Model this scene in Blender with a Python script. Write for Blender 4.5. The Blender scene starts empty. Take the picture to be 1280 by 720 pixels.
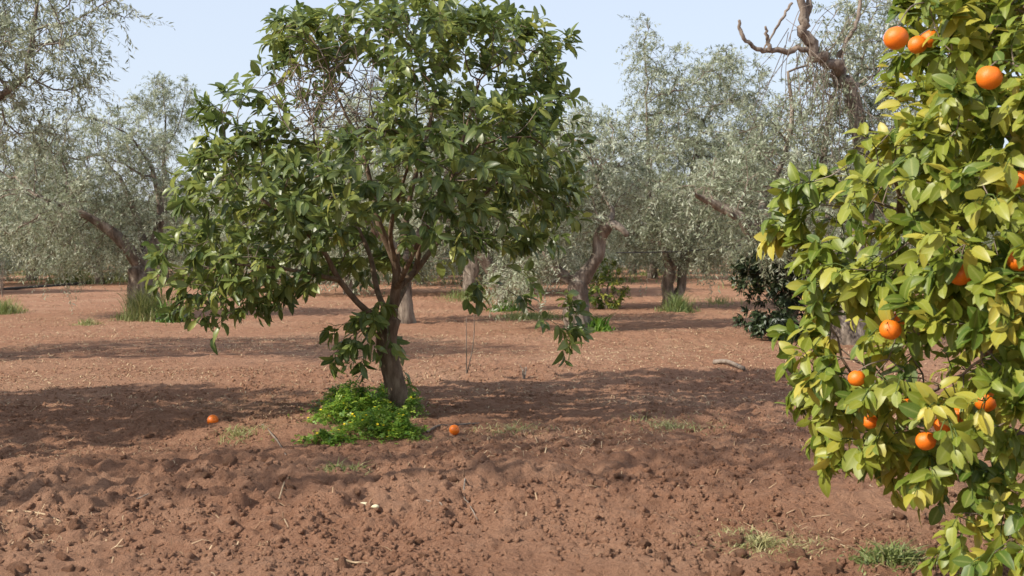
import bpy, math, random
import numpy as np
from mathutils import Vector, Matrix

# ------------------------------------------------------------------ camera, sky, sun
SC = bpy.context.scene
COL = SC.collection
CAM_H = 1.43
PITCH = math.atan(60 / 1500)
FPX = 1500.0

cam_data = bpy.data.cameras.new('camera')
cam = bpy.data.objects.new('camera', cam_data)
COL.objects.link(cam)
cam.location = (0, 0, CAM_H)
cam.rotation_euler = (math.pi / 2 - PITCH, 0, 0)
cam_data.sensor_width = 36
cam_data.lens = FPX / 1280 * 36
cam_data.clip_start = 0.05
cam_data.clip_end = 3000
cam_data.dof.use_dof = True
cam_data.dof.focus_distance = 7.0
cam_data.dof.aperture_fstop = 6.3
SC.camera = cam

SUN_AZ = math.radians(245)      # clockwise from +Y
SUN_EL = math.radians(40)
world = bpy.data.worlds.new('World')
SC.world = world
world.use_nodes = True
wn, wl = world.node_tree.nodes, world.node_tree.links
sky = wn.new('ShaderNodeTexSky')
sky.sky_type = 'NISHITA'
sky.sun_disc = False
sky.sun_elevation = SUN_EL
sky.sun_rotation = SUN_AZ
sky.air_density = 1.0
sky.dust_density = 2.0
sky.ozone_density = 1.0
veil = wn.new('ShaderNodeMix')          # thin even milky veil over the whole sky
veil.data_type = 'RGBA'
veil.inputs[0].default_value = 0.55
veil.inputs[7].default_value = (7.2, 7.9, 9.2, 1)
wl.new(sky.outputs[0], veil.inputs[6])
wl.new(veil.outputs[2], wn['Background'].inputs[0])
wn['Background'].inputs[1].default_value = 0.11

sun_data = bpy.data.lights.new('sun', 'SUN')
sun_data.energy = 4.8
sun_data.angle = math.radians(0.6)
sun_data.color = (1.0, 0.93, 0.82)
sun = bpy.data.objects.new('sun', sun_data)
COL.objects.link(sun)
SUN_DIR = Vector((math.sin(SUN_AZ) * math.cos(SUN_EL), math.cos(SUN_AZ) * math.cos(SUN_EL), math.sin(SUN_EL)))
sun.rotation_euler = (-SUN_DIR).to_track_quat('-Z', 'Y').to_euler()
sun.location = SUN_DIR * 50

SC.view_settings.view_transform = 'Standard'
SC.view_settings.look = 'None'
SC.view_settings.exposure = 0.36
SC.view_settings.gamma = 1.0
SC.view_settings.use_curve_mapping = False

# ------------------------------------------------------------------ helpers
def P(px, py, Y):
    """world point seen at photo pixel (1280x720) at world depth Y"""
    x, y = (px - 640) / FPX, (360 - py) / FPX
    c, s = math.cos(PITCH), math.sin(PITCH)
    dy, dz = c + y * s, -s + y * c
    k = Y / dy
    return np.array((x * k, Y, CAM_H + dz * k))

def project(p):
    p = np.asarray(p, float)
    c, s = math.cos(PITCH), math.sin(PITCH)
    y, z = p[..., 1], p[..., 2] - CAM_H
    dep = y * c - z * s
    up = y * s + z * c
    return 640 + FPX * p[..., 0] / dep, 360 - FPX * up / dep, dep

def tag(o, label=None, cat=None, group=None, kind=None):
    if label: o['label'] = label
    if cat: o['category'] = cat
    if group: o['group'] = group
    if kind: o['kind'] = kind
    return o

def link(name, me, parent=None, loc=None):
    o = bpy.data.objects.new(name, me)
    COL.objects.link(o)
    if parent is not None: o.parent = parent
    if loc is not None: o.location = tuple(loc)
    return o

def empty(name, loc):
    o = bpy.data.objects.new(name, None)
    COL.objects.link(o)
    o.empty_display_size = 0.2
    o.location = tuple(loc)
    return o

def make_mesh(name, verts, facelists, mat=None, smooth=True, tint=None, rib=None):
    """facelists: list of int arrays (n,k)"""
    verts = np.asarray(verts, np.float32)
    me = bpy.data.meshes.new(name)
    facelists = [np.asarray(f, np.int32) for f in facelists if len(f)]
    nl = sum(f.size for f in facelists)
    nf = sum(len(f) for f in facelists)
    me.vertices.add(len(verts))
    me.vertices.foreach_set('co', verts.ravel())
    me.loops.add(nl)
    me.loops.foreach_set('vertex_index', np.concatenate([f.ravel() for f in facelists]))
    me.polygons.add(nf)
    starts, off = [], 0
    for f in facelists:
        starts.append(off + np.arange(len(f)) * f.shape[1])
        off += f.size
    me.polygons.foreach_set('loop_start', np.concatenate(starts).astype(np.int32))
    if smooth:
        me.polygons.foreach_set('use_smooth', np.ones(nf, bool))
    if tint is not None:
        a = me.attributes.new('tint', 'FLOAT', 'POINT')
        a.data.foreach_set('value', np.asarray(tint, np.float32))
    if rib is not None:
        a = me.attributes.new('rib', 'FLOAT', 'POINT')
        a.data.foreach_set('value', np.asarray(rib, np.float32))
    me.update(calc_edges=True)
    if mat: me.materials.append(mat)
    return me

def unit(v):
    v = np.asarray(v, float)
    return v / np.maximum(np.linalg.norm(v, axis=-1, keepdims=True), 1e-9)

# ---- value noise
def _hash(ix, iy, seed):
    n = (ix.astype(np.int64) * 374761393 + iy.astype(np.int64) * 668265263 + seed * 974711) & 0x7fffffff
    n = ((n ^ (n >> 13)) * 1274126177) & 0x7fffffff
    n = ((n ^ (n >> 15)) * 2246822519) & 0x7fffffff
    return ((n ^ (n >> 16)) & 0xffffff) / float(0xffffff)

def vnoise(x, y, seed=0):
    ix, iy = np.floor(x), np.floor(y)
    fx, fy = x - ix, y - iy
    fx, fy = fx * fx * (3 - 2 * fx), fy * fy * (3 - 2 * fy)
    a, b = _hash(ix, iy, seed), _hash(ix + 1, iy, seed)
    c, d = _hash(ix, iy + 1, seed), _hash(ix + 1, iy + 1, seed)
    return (a * (1 - fx) + b * fx) * (1 - fy) + (c * (1 - fx) + d * fx) * fy

def fbm(x, y, seed=0, octv=4):
    r, a, t = 0, 0.5, 0
    for i in range(octv):
        r = r + a * vnoise(x * 2 ** i, y * 2 ** i, seed + i * 17)
        t += a
        a *= 0.5
    return r / t - 0.5

def domes(x, y, cell, seed, prob=0.7):
    gx, gy = np.floor(x / cell), np.floor(y / cell)
    best = np.zeros_like(x)
    for dx in (-1, 0, 1):
        for dy in (-1, 0, 1):
            cx, cy = gx + dx, gy + dy
            px = (cx + _hash(cx, cy, seed)) * cell
            py = (cy + _hash(cx, cy, seed + 1)) * cell
            rr = cell * (0.3 + 0.6 * _hash(cx, cy, seed + 2))
            on = _hash(cx, cy, seed + 3) < prob
            d2 = ((x - px) ** 2 + (y - py) ** 2) / rr ** 2
            h = np.where(on, np.sqrt(np.clip(1 - d2, 0, 1)) * rr / cell, 0)
            best = np.maximum(best, h)
    return best

def height(x, y):
    x = np.asarray(x, float); y = np.asarray(y, float)
    dist = np.hypot(x, y)
    fade = np.clip(1 - (dist - 40) / 60, 0, 1)
    h = 0.10 * fbm(x / 5, y / 5, 3, 2) * fade
    # tilled earth in the open, flatter between the olive rows
    till = np.clip((11.5 - y) / 4.5, 0.50, 1.0) * np.clip(0.75 + 1.3 * fbm(x / 1.7, y / 1.7, 11, 2), 0.35, 1.2)
    wx = x + 0.05 * fbm(x / 0.12, y / 0.12, 51, 2)
    wy = y + 0.05 * fbm(x / 0.12, y / 0.12, 57, 2)
    lump = 0.045 * domes(wx, wy, 0.30, 101, 0.4) + 0.040 * domes(wx, wy, 0.15, 131, 0.6) \
        + 0.046 * domes(wx, wy, 0.075, 151, 0.65) + 0.034 * domes(wx, wy, 0.045, 171, 0.6) * np.clip((14 - y) / 4, 0, 1)
    h = h + till * (lump + 0.07 * fbm(x / 0.45, y / 0.45, 21, 5) + 0.03 * np.abs(fbm(x / 0.09, y / 0.09, 23, 2)))
    # broken ridges left by the plough
    for (x0, x1, yy, s, a) in ((0.2, 2.8, 7.45, 0.16, 0.075), (-2.4, 0.3, 7.0, 0.2, 0.05), (-4.5, -1.0, 9.0, 0.3, 0.05),
                               (0.4, 4.0, 9.6, 0.3, 0.05), (-3.5, 3.5, 12.6, 0.35, 0.05), (-0.6, 3.2, 6.2, 0.2, 0.04)):
        m = np.clip((x - x0) / 0.5, 0, 1) * np.clip((x1 - x) / 0.5, 0, 1)
        c = yy + 0.5 * fbm(x / 1.1, y * 0 + yy, 77, 2)
        h = h + a * m * np.exp(-((y - c) / s) ** 2) * (0.6 + 0.8 * vnoise(x / 0.3, y / 0.3, 81))
    return h * fade

def hz(x, y):
    return float(height(np.array([x]), np.array([y]))[0])

def ground_pt(px, py):
    """point of the ground seen at a photo pixel"""
    Y = CAM_H * FPX / (py - 300)
    for _ in range(4):
        p = P(px, py, Y)
        z = hz(p[0], p[1])
        Y += (p[2] - z) * FPX / (py - 300) * 0.8
    p = P(px, py, Y)
    return np.array((p[0], p[1], hz(p[0], p[1])))

# ------------------------------------------------------------------ materials
def new_mat(name):
    m = bpy.data.materials.new(name)
    m.use_nodes = True
    nt = m.node_tree
    return m, nt, nt.nodes['Principled BSDF'], nt.nodes['Material Output']

def ramp(nt, stops):
    r = nt.nodes.new('ShaderNodeValToRGB')
    e = r.color_ramp.elements
    while len(e) < len(stops): e.new(0.5)
    for k, (p, c) in enumerate(stops):
        e[k].position = p
        e[k].color = (*c, 1)
    return r

def noise(nt, scale, detail=4, rough=0.55, coord='Object', vec=None):
    n = nt.nodes.new('ShaderNodeTexNoise')
    n.inputs['Scale'].default_value = scale
    n.inputs['Detail'].default_value = detail
    n.inputs['Roughness'].default_value = rough
    if vec is None:
        tc = nt.nodes.new('ShaderNodeTexCoord')
        vec = tc.outputs[coord]
    nt.links.new(vec, n.inputs['Vector'])
    return n

def leaf_mat(name, stops, rough=0.42, transl=0.28, spec=0.5, mottle=0.0, mscale=60, vein=0.0):
    m, nt, b, out = new_mat(name)
    at = nt.nodes.new('ShaderNodeAttribute')
    at.attribute_name = 'tint'
    fac = at.outputs['Fac']
    if mottle:
        n = noise(nt, mscale, 3)
        ma = nt.nodes.new('ShaderNodeMath'); ma.operation = 'MULTIPLY_ADD'
        nt.links.new(n.outputs['Fac'], ma.inputs[0]); ma.inputs[1].default_value = mottle
        nt.links.new(fac, ma.inputs[2])
        mb = nt.nodes.new('ShaderNodeMath'); mb.operation = 'SUBTRACT'
        nt.links.new(ma.outputs[0], mb.inputs[0]); mb.inputs[1].default_value = mottle * 0.5
        mb.use_clamp = True
        fac = mb.outputs[0]
    r = ramp(nt, stops)
    nt.links.new(fac, r.inputs[0])
    col = r.outputs[0]
    if vein:
        ra = nt.nodes.new('ShaderNodeAttribute'); ra.attribute_name = 'rib'
        pw = nt.nodes.new('ShaderNodeMath'); pw.operation = 'POWER'
        nt.links.new(ra.outputs['Fac'], pw.inputs[0]); pw.inputs[1].default_value = 9
        mu = nt.nodes.new('ShaderNodeMath'); mu.operation = 'MULTIPLY'
        nt.links.new(pw.outputs[0], mu.inputs[0]); mu.inputs[1].default_value = vein
        vm = nt.nodes.new('ShaderNodeMix'); vm.data_type = 'RGBA'
        nt.links.new(mu.outputs[0], vm.inputs[0]); nt.links.new(col, vm.inputs[6])
        vm.inputs[7].default_value = (0.42, 0.44, 0.14, 1)
        col = vm.outputs[2]
    nt.links.new(col, b.inputs['Base Color'])
    b.inputs['Roughness'].default_value = rough
    b.inputs['Specular IOR Level'].default_value = spec
    tr = nt.nodes.new('ShaderNodeBsdfTranslucent')
    hs = nt.nodes.new('ShaderNodeHueSaturation')
    hs.inputs['Hue'].default_value = 0.485
    hs.inputs['Value'].default_value = 1.5
    nt.links.new(r.outputs[0], hs.inputs['Color'])
    nt.links.new(hs.outputs[0], tr.inputs['Color'])
    mx = nt.nodes.new('ShaderNodeMixShader')
    mx.inputs[0].default_value = transl
    nt.links.new(b.outputs[0], mx.inputs[1])
    nt.links.new(tr.outputs[0], mx.inputs[2])
    nt.links.new(mx.outputs[0], out.inputs['Surface'])
    return m

def bark_mat(name, c0, c1, c2, scale=14, bump=0.6, stretch=0.35):
    m, nt, b, out = new_mat(name)
    tc = nt.nodes.new('ShaderNodeTexCoord')
    mp = nt.nodes.new('ShaderNodeMapping')
    mp.inputs['Scale'].default_value = (1, 1, stretch)
    nt.links.new(tc.outputs['Object'], mp.inputs[0])
    n = noise(nt, scale, 6, 0.65, vec=mp.outputs[0])
    r = ramp(nt, ((0.3, c0), (0.5, c1), (0.72, c2)))
    nt.links.new(n.outputs['Fac'], r.inputs[0])
    nt.links.new(r.outputs[0], b.inputs['Base Color'])
    b.inputs['Roughness'].default_value = 0.9
    b.inputs['Specular IOR Level'].default_value = 0.15
    n2 = noise(nt, scale * 2.5, 5, 0.7, vec=mp.outputs[0])
    bp = nt.nodes.new('ShaderNodeBump')
    bp.inputs['Strength'].default_value = bump
    bp.inputs['Distance'].default_value = 0.02
    nt.links.new(n2.outputs['Fac'], bp.inputs['Height'])
    nt.links.new(bp.outputs[0], b.inputs['Normal'])
    return m

def plain_mat(name, col, rough=0.8, spec=0.3, var=0.25, scale=30):
    m, nt, b, out = new_mat(name)
    n = noise(nt, scale, 4)
    r = ramp(nt, ((0.3, tuple(c * (1 - var) for c in col)), (0.7, tuple(min(1, c * (1 + var)) for c in col))))
    nt.links.new(n.outputs['Fac'], r.inputs[0])
    nt.links.new(r.outputs[0], b.inputs['Base Color'])
    b.inputs['Roughness'].default_value = rough
    b.inputs['Specular IOR Level'].default_value = spec
    return m

def soil_material(name='red_soil', bump=0.055):
    m, nt, b, out = new_mat(name)
    tc = nt.nodes.new('ShaderNodeTexCoord')
    vec = tc.outputs['Object']
    big = noise(nt, 0.55, 5, 0.6, vec=vec)
    mid = noise(nt, 7, 6, 0.65, vec=vec)
    fine = noise(nt, 60, 4, 0.7, vec=vec)
    r1 = ramp(nt, ((0.28, (0.23, 0.113, 0.067)), (0.5, (0.375, 0.198, 0.121)), (0.75, (0.52, 0.305, 0.196))))
    ad = nt.nodes.new('ShaderNodeMath'); ad.operation = 'MULTIPLY_ADD'
    nt.links.new(mid.outputs['Fac'], ad.inputs[0]); ad.inputs[1].default_value = 0.55
    ml = nt.nodes.new('ShaderNodeMath'); ml.operation = 'MULTIPLY'
    nt.links.new(fine.outputs['Fac'], ml.inputs[0]); ml.inputs[1].default_value = 0.45
    nt.links.new(ml.outputs[0], ad.inputs[2])
    nt.links.new(ad.outputs[0], r1.inputs[0])
    # drier, paler patches with dusty straw crumbs in them
    r2 = ramp(nt, ((0.46, (0, 0, 0)), (0.66, (1, 1, 1))))
    nt.links.new(big.outputs['Fac'], r2.inputs[0])
    mx = nt.nodes.new('ShaderNodeMix'); mx.data_type = 'RGBA'
    m2 = nt.nodes.new('ShaderNodeMath'); m2.operation = 'MULTIPLY'
    nt.links.new(r2.outputs[0], m2.inputs[0]); m2.inputs[1].default_value = 0.45
    nt.links.new(m2.outputs[0], mx.inputs[0])
    nt.links.new(r1.outputs[0], mx.inputs[6])
    mx.inputs[7].default_value = (0.52, 0.32, 0.21, 1)
    nt.links.new(mx.outputs[2], b.inputs['Base Color'])
    b.inputs['Roughness'].default_value = 0.95
    b.inputs['Specular IOR Level'].default_value = 0.1
    bp = nt.nodes.new('ShaderNodeBump')
    bp.inputs['Strength'].default_value = 1.0
    bp.inputs['Distance'].default_value = bump
    f2 = noise(nt, 30, 8, 0.78, vec=vec)
    f3 = noise(nt, 7, 5, 0.7, vec=vec)
    fa = nt.nodes.new('ShaderNodeMath'); fa.operation = 'MULTIPLY_ADD'
    nt.links.new(f3.outputs['Fac'], fa.inputs[0]); fa.inputs[1].default_value = 1.6
    nt.links.new(f2.outputs['Fac'], fa.inputs[2])
    nt.links.new(fa.outputs[0], bp.inputs['Height'])
    nt.links.new(bp.outputs[0], b.inputs['Normal'])
    return m

def orange_material():
    m, nt, b, out = new_mat('orange_peel')
    n = noise(nt, 18, 3)
    r = ramp(nt, ((0.3, (0.70, 0.125, 0.006)), (0.7, (0.84, 0.215, 0.010))))
    nt.links.new(n.outputs['Fac'], r.inputs[0])
    nt.links.new(r.outputs[0], b.inputs['Base Color'])
    b.inputs['Roughness'].default_value = 0.42
    b.inputs['Subsurface Weight'].default_value = 0.0
    v = nt.nodes.new('ShaderNodeTexVoronoi')
    v.inputs['Scale'].default_value = 420
    tc = nt.nodes.new('ShaderNodeTexCoord')
    nt.links.new(tc.outputs['Object'], v.inputs['Vector'])
    bp = nt.nodes.new('ShaderNodeBump'); bp.inputs['Strength'].default_value = 0.25
    bp.inputs['Distance'].default_value = 0.001
    nt.links.new(v.outputs['Distance'], bp.inputs['Height'])
    nt.links.new(bp.outputs[0], b.inputs['Normal'])
    return m

M = {}
M['soil'] = soil_material()
M['crumb'] = soil_material('crumb_soil', 0.045)
M['citrus_leaf'] = leaf_mat('citrus_leaf', ((0.0, (0.060, 0.098, 0.026)), (0.40, (0.148, 0.198, 0.050)),
                                            (0.75, (0.25, 0.29, 0.070)), (1.0, (0.46, 0.45, 0.10))), 0.37, 0.36, 0.5, 0.16, 30, 0.45)
M['orange_leaf'] = leaf_mat('orange_leaf', ((0.0, (0.075, 0.130, 0.017)), (0.3, (0.175, 0.225, 0.026)),
                                            (0.65, (0.285, 0.31, 0.045)), (1.0, (0.47, 0.41, 0.065))), 0.42, 0.32, 0.4, 0.36, 34, 0.5)
M['olive_leaf'] = leaf_mat('olive_leaf', ((0.0, (0.12, 0.142, 0.078)), (0.5, (0.30, 0.335, 0.215)),
                                          (1.0, (0.58, 0.62, 0.49))), 0.5, 0.36, 0.4)
M['lemon_leaf'] = leaf_mat('lemon_leaf', ((0.0, (0.07, 0.12, 0.02)), (0.5, (0.17, 0.24, 0.04)), (1.0, (0.40, 0.40, 0.07))), 0.45, 0.3)
M['dark_leaf'] = leaf_mat('dark_leaf', ((0.0, (0.018, 0.032, 0.012)), (0.6, (0.045, 0.070, 0.026)), (1.0, (0.10, 0.13, 0.05))), 0.45, 0.2)
M['weed'] = leaf_mat('weed', ((0.0, (0.06, 0.14, 0.015)), (0.5, (0.15, 0.27, 0.03)), (1.0, (0.33, 0.42, 0.06))), 0.5, 0.35)
M['grass'] = leaf_mat('grass', ((0.0, (0.09, 0.14, 0.035)), (0.5, (0.21, 0.25, 0.075)), (1.0, (0.44, 0.39, 0.19))), 0.55, 0.3)
M['straw'] = leaf_mat('straw', ((0.0, (0.20, 0.115, 0.065)), (0.5, (0.36, 0.23, 0.13)), (1.0, (0.58, 0.44, 0.27))), 0.7, 0.15, 0.3)
M['flower'] = plain_mat('yellow_petals', (0.75, 0.55, 0.02), 0.6)
M['citrus_bark'] = bark_mat('citrus_bark', (0.075, 0.050, 0.032), (0.16, 0.110, 0.072), (0.27, 0.205, 0.140), 22, 0.4, 0.3)
M['olive_bark'] = bark_mat('olive_bark', (0.05, 0.039, 0.030), (0.19, 0.150, 0.117), (0.42, 0.36, 0.29), 9, 1.0, 0.3)
M['dead_wood'] = bark_mat('dead_wood', (0.10, 0.075, 0.058), (0.21, 0.165, 0.130), (0.34, 0.285, 0.235), 16, 0.6, 0.4)
M['twig'] = plain_mat('grey_twig', (0.20, 0.155, 0.12), 0.85, 0.2, 0.35, 25)
M['peel'] = orange_material()
M['calyx'] = plain_mat('green_calyx', (0.09, 0.13, 0.03), 0.7)
M['pipe'] = plain_mat('black_plastic', (0.035, 0.033, 0.033), 0.5, 0.4, 0.2, 4)
M['stalk'] = plain_mat('dry_stalk', (0.40, 0.29, 0.18), 0.8, 0.2, 0.25, 40)
M['stone'] = plain_mat('pale_stone', (0.62, 0.55, 0.36), 0.8, 0.2, 0.2, 40)

# ------------------------------------------------------------------ ground
def axis(lo_far, lo, hi, hi_far, step, grow, grow_lo=None):
    a = list(np.arange(lo, hi, step))
    s, v = step, a[-1]
    right = []
    while v < hi_far:
        s *= grow; v += s; right.append(v)
    s, v = step, a[0]
    left = []
    while v > lo_far:
        s *= grow_lo or grow; v -= s; left.append(v)
    return np.array(left[::-1] + a + right)

def build_ground():
    xs = axis(-700, -3.3, 3.3, 700, 0.0165, 1.038)
    ys = axis(-300, 4.6, 9.0, 1500, 0.024, 1.0145, 1.2)
    X, Y = np.meshgrid(xs, ys)
    Z = height(X.ravel(), Y.ravel())
    v = np.stack([X.ravel(), Y.ravel(), Z], 1)
    nx, ny = len(xs), len(ys)
    i = np.arange((nx - 1) * (ny - 1))
    r, c = i // (nx - 1), i % (nx - 1)
    a = r * nx + c
    f = np.stack([a, a + 1, a + nx + 1, a + nx], 1)
    o = link('ground', make_mesh('ground', v, [f], M['soil']))
    o['kind'] = 'structure'
    return o
GROUND = build_ground()

def ico():
    t = (1 + 5 ** 0.5) / 2
    v = unit(np.array([(-1, t, 0), (1, t, 0), (-1, -t, 0), (1, -t, 0), (0, -1, t), (0, 1, t), (0, -1, -t), (0, 1, -t),
                       (t, 0, -1), (t, 0, 1), (-t, 0, -1), (-t, 0, 1)]))
    f = [(0, 11, 5), (0, 5, 1), (0, 1, 7), (0, 7, 10), (0, 10, 11), (1, 5, 9), (5, 11, 4), (11, 10, 2), (10, 7, 6), (7, 1, 8),
         (3, 9, 4), (3, 4, 2), (3, 2, 6), (3, 6, 8), (3, 8, 9), (4, 9, 5), (2, 4, 11), (6, 2, 10), (8, 6, 7), (9, 8, 1)]
    return v, np.array(f)

def subdiv(v, f):
    v = list(map(tuple, v)); cache = {}; out = []
    def mid(a, b):
        k = (min(a, b), max(a, b))
        if k not in cache:
            m = unit((np.array(v[a]) + np.array(v[b])) / 2)
            cache[k] = len(v); v.append(tuple(m))
        return cache[k]
    for a, b, c in f:
        x, y, z = mid(a, b), mid(b, c), mid(c, a)
        out += [(a, x, z), (b, y, x), (c, z, y), (x, y, z)]
    return np.array(v), np.array(out)

IV, IF = ico()
IV1, IF1 = subdiv(IV, IF)
IV2, IF2 = subdiv(IV1, IF1)
IV3, IF3 = subdiv(IV2, IF2)

def build_clods():
    rng = np.random.default_rng(5)
    # thousands of loose crumbs in one mesh
    n = 66000
    Y = 4.6 + 8.5 * rng.random(n) ** 1.35
    X = (rng.random(n) - 0.5) * (0.96 * Y + 0.4)
    keep = (fbm(X / 0.6, Y / 0.6, 300, 3) + 0.14 * rng.standard_normal(n)) > 0.0
    X, Y = X[keep], Y[keep]
    n = len(X)
    s = 0.006 + 0.020 * rng.random(n) ** 2.6
    Z = height(X, Y) - s * 0.22
    OV = np.array([(1, 0, 0), (-1, 0, 0), (0, 1, 0), (0, -1, 0), (0, 0, 1), (0, 0, -1.0)])
    OF = np.array([(0, 2, 4), (2, 1, 4), (1, 3, 4), (3, 0, 4), (2, 0, 5), (1, 2, 5), (3, 1, 5), (0, 3, 5)])
    q4 = unit(rng.normal(size=(n, 4)))
    w_, x_, y_, z_ = q4.T
    RM = np.stack([1 - 2 * (y_ * y_ + z_ * z_), 2 * (x_ * y_ - z_ * w_), 2 * (x_ * z_ + y_ * w_), 2 * (x_ * y_ + z_ * w_), 1 - 2 * (x_ * x_ + z_ * z_),
                   2 * (y_ * z_ - x_ * w_), 2 * (x_ * z_ - y_ * w_), 2 * (y_ * z_ + x_ * w_), 1 - 2 * (x_ * x_ + y_ * y_)], 1).reshape(n, 3, 3)
    base = OV[None] * (0.5 + 1.0 * rng.random((n, 6, 1))) * s[:, None, None]
    v = np.einsum('lij,lnj->lni', RM, base) + np.stack([X, Y, Z], 1)[:, None]
    f = (OF[None] + (np.arange(n) * 6)[:, None, None]).reshape(-1, 3)
    o = link('loose_crumbs', make_mesh('loose_crumbs', v.reshape(-1, 3), [f], M['crumb'], True), GROUND)
    o['kind'] = 'stuff'
    # the larger clods one by one
    kinds = []
    for k in range(8):
        j = 1 + 0.55 * (rng.random((len(IV1), 1)) - 0.5) + 0.22 * np.sin(IV1 @ rng.normal(0, 3, 3) + k)[:, None]
        kinds.append(make_mesh('clod', IV1 * j * (1, 0.85, 0.62), [IF1], M['crumb'], True))
    cnt = 0
    while cnt < 240:
        y = 4.9 + 6.0 * rng.random() ** 1.4
        x = (rng.random() - 0.5) * 0.9 * y
        if fbm(np.array([x / 0.8]), np.array([y / 0.8]), 300, 3)[0] < -0.03: continue
        s = 0.020 + 0.026 * rng.random() ** 2
        c = link('clod', kinds[cnt % 8], GROUND, (x, y, hz(x, y) - s * 0.05))
        c.scale = (s, s, s * (0.8 + 0.4 * rng.random()))
        c.rotation_euler = (0.4 * rng.normal(), 0.4 * rng.normal(), 6.28 * rng.random())
        cnt += 1
build_clods()

# ------------------------------------------------------------------ tubes and skeletons
def tube(points, radii, k=6, rough=0.0, rng=None, cap=True):
    p = np.asarray(points, float); r = np.asarray(radii, float)
    n = len(p)
    t = np.zeros_like(p)
    t[1:-1] = p[2:] - p[:-2]; t[0] = p[1] - p[0]; t[-1] = p[-1] - p[-2]
    t = unit(t)
    u = np.cross(t[0], (0.3, 0.9, 0.1)); u /= max(np.linalg.norm(u), 1e-9)
    ang = np.arange(k) * 2 * math.pi / k
    rings = []
    ph = rng.random(3) * 6 if rng is not None else np.zeros(3)
    for i in range(n):
        u = u - t[i] * np.dot(u, t[i]); u /= max(np.linalg.norm(u), 1e-9)
        w = np.cross(t[i], u)
        rr = r[i] * np.ones(k)
        if rough:
            rr = rr * (1 + rough * (0.6 * np.sin(2 * ang + ph[0] + 0.5 * i) + 0.5 * np.sin(3 * ang + ph[1] - 0.4 * i))
                       + rough * 0.6 * (rng.random(k) - 0.5))
        rings.append(p[i] + np.cos(ang)[:, None] * u * rr[:, None] + np.sin(ang)[:, None] * w * rr[:, None])
    v = np.concatenate(rings)
    q = []
    for i in range(n - 1):
        for j in range(k):
            a, b = i * k + j, i * k + (j + 1) % k
            q.append((a, b, b + k, a + k))
    tr = []
    if cap:
        v = np.vstack([v, p[-1] + t[-1] * r[-1] * 0.6])
        e = len(v) - 1
        for j in range(k):
            tr.append(((n - 1) * k + j, (n - 1) * k + (j + 1) % k, e))
    return v, np.array(q), np.array(tr).reshape(-1, 3)

class Bag:
    def __init__(self): self.v, self.q, self.t, self.n = [], [], [], 0
    def add(self, v, q, t=None):
        self.v.append(v)
        if q is not None and len(q): self.q.append(np.asarray(q) + self.n)
        if t is not None and len(t): self.t.append(np.asarray(t) + self.n)
        self.n += len(v)
    def mesh(self, name, mat, off=(0, 0, 0)):
        fl = []
        if self.q: fl.append(np.concatenate(self.q))
        if self.t: fl.append(np.concatenate(self.t))
        return make_mesh(name, np.concatenate(self.v) - np.asarray(off), fl, mat)

def smooth_line(pts, rad, sub=4):
    """Catmull-Rom through the control points"""
    p = np.asarray(pts, float); r = np.asarray(rad, float)
    q = np.vstack([2 * p[0] - p[1], p, 2 * p[-1] - p[-2]])
    op, orr = [], []
    for i in range(1, len(q) - 2):
        for s in range(sub):
            t = s / sub
            a, b, c, d = q[i - 1], q[i], q[i + 1], q[i + 2]
            op.append(0.5 * (2 * b + (c - a) * t + (2 * a - 5 * b + 4 * c - d) * t * t + (3 * b - a - 3 * c + d) * t ** 3))
            orr.append(r[i - 1] * (1 - t) + r[i] * t)
    op.append(p[-1]); orr.append(r[-1])
    return np.array(op), np.array(orr)

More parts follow.
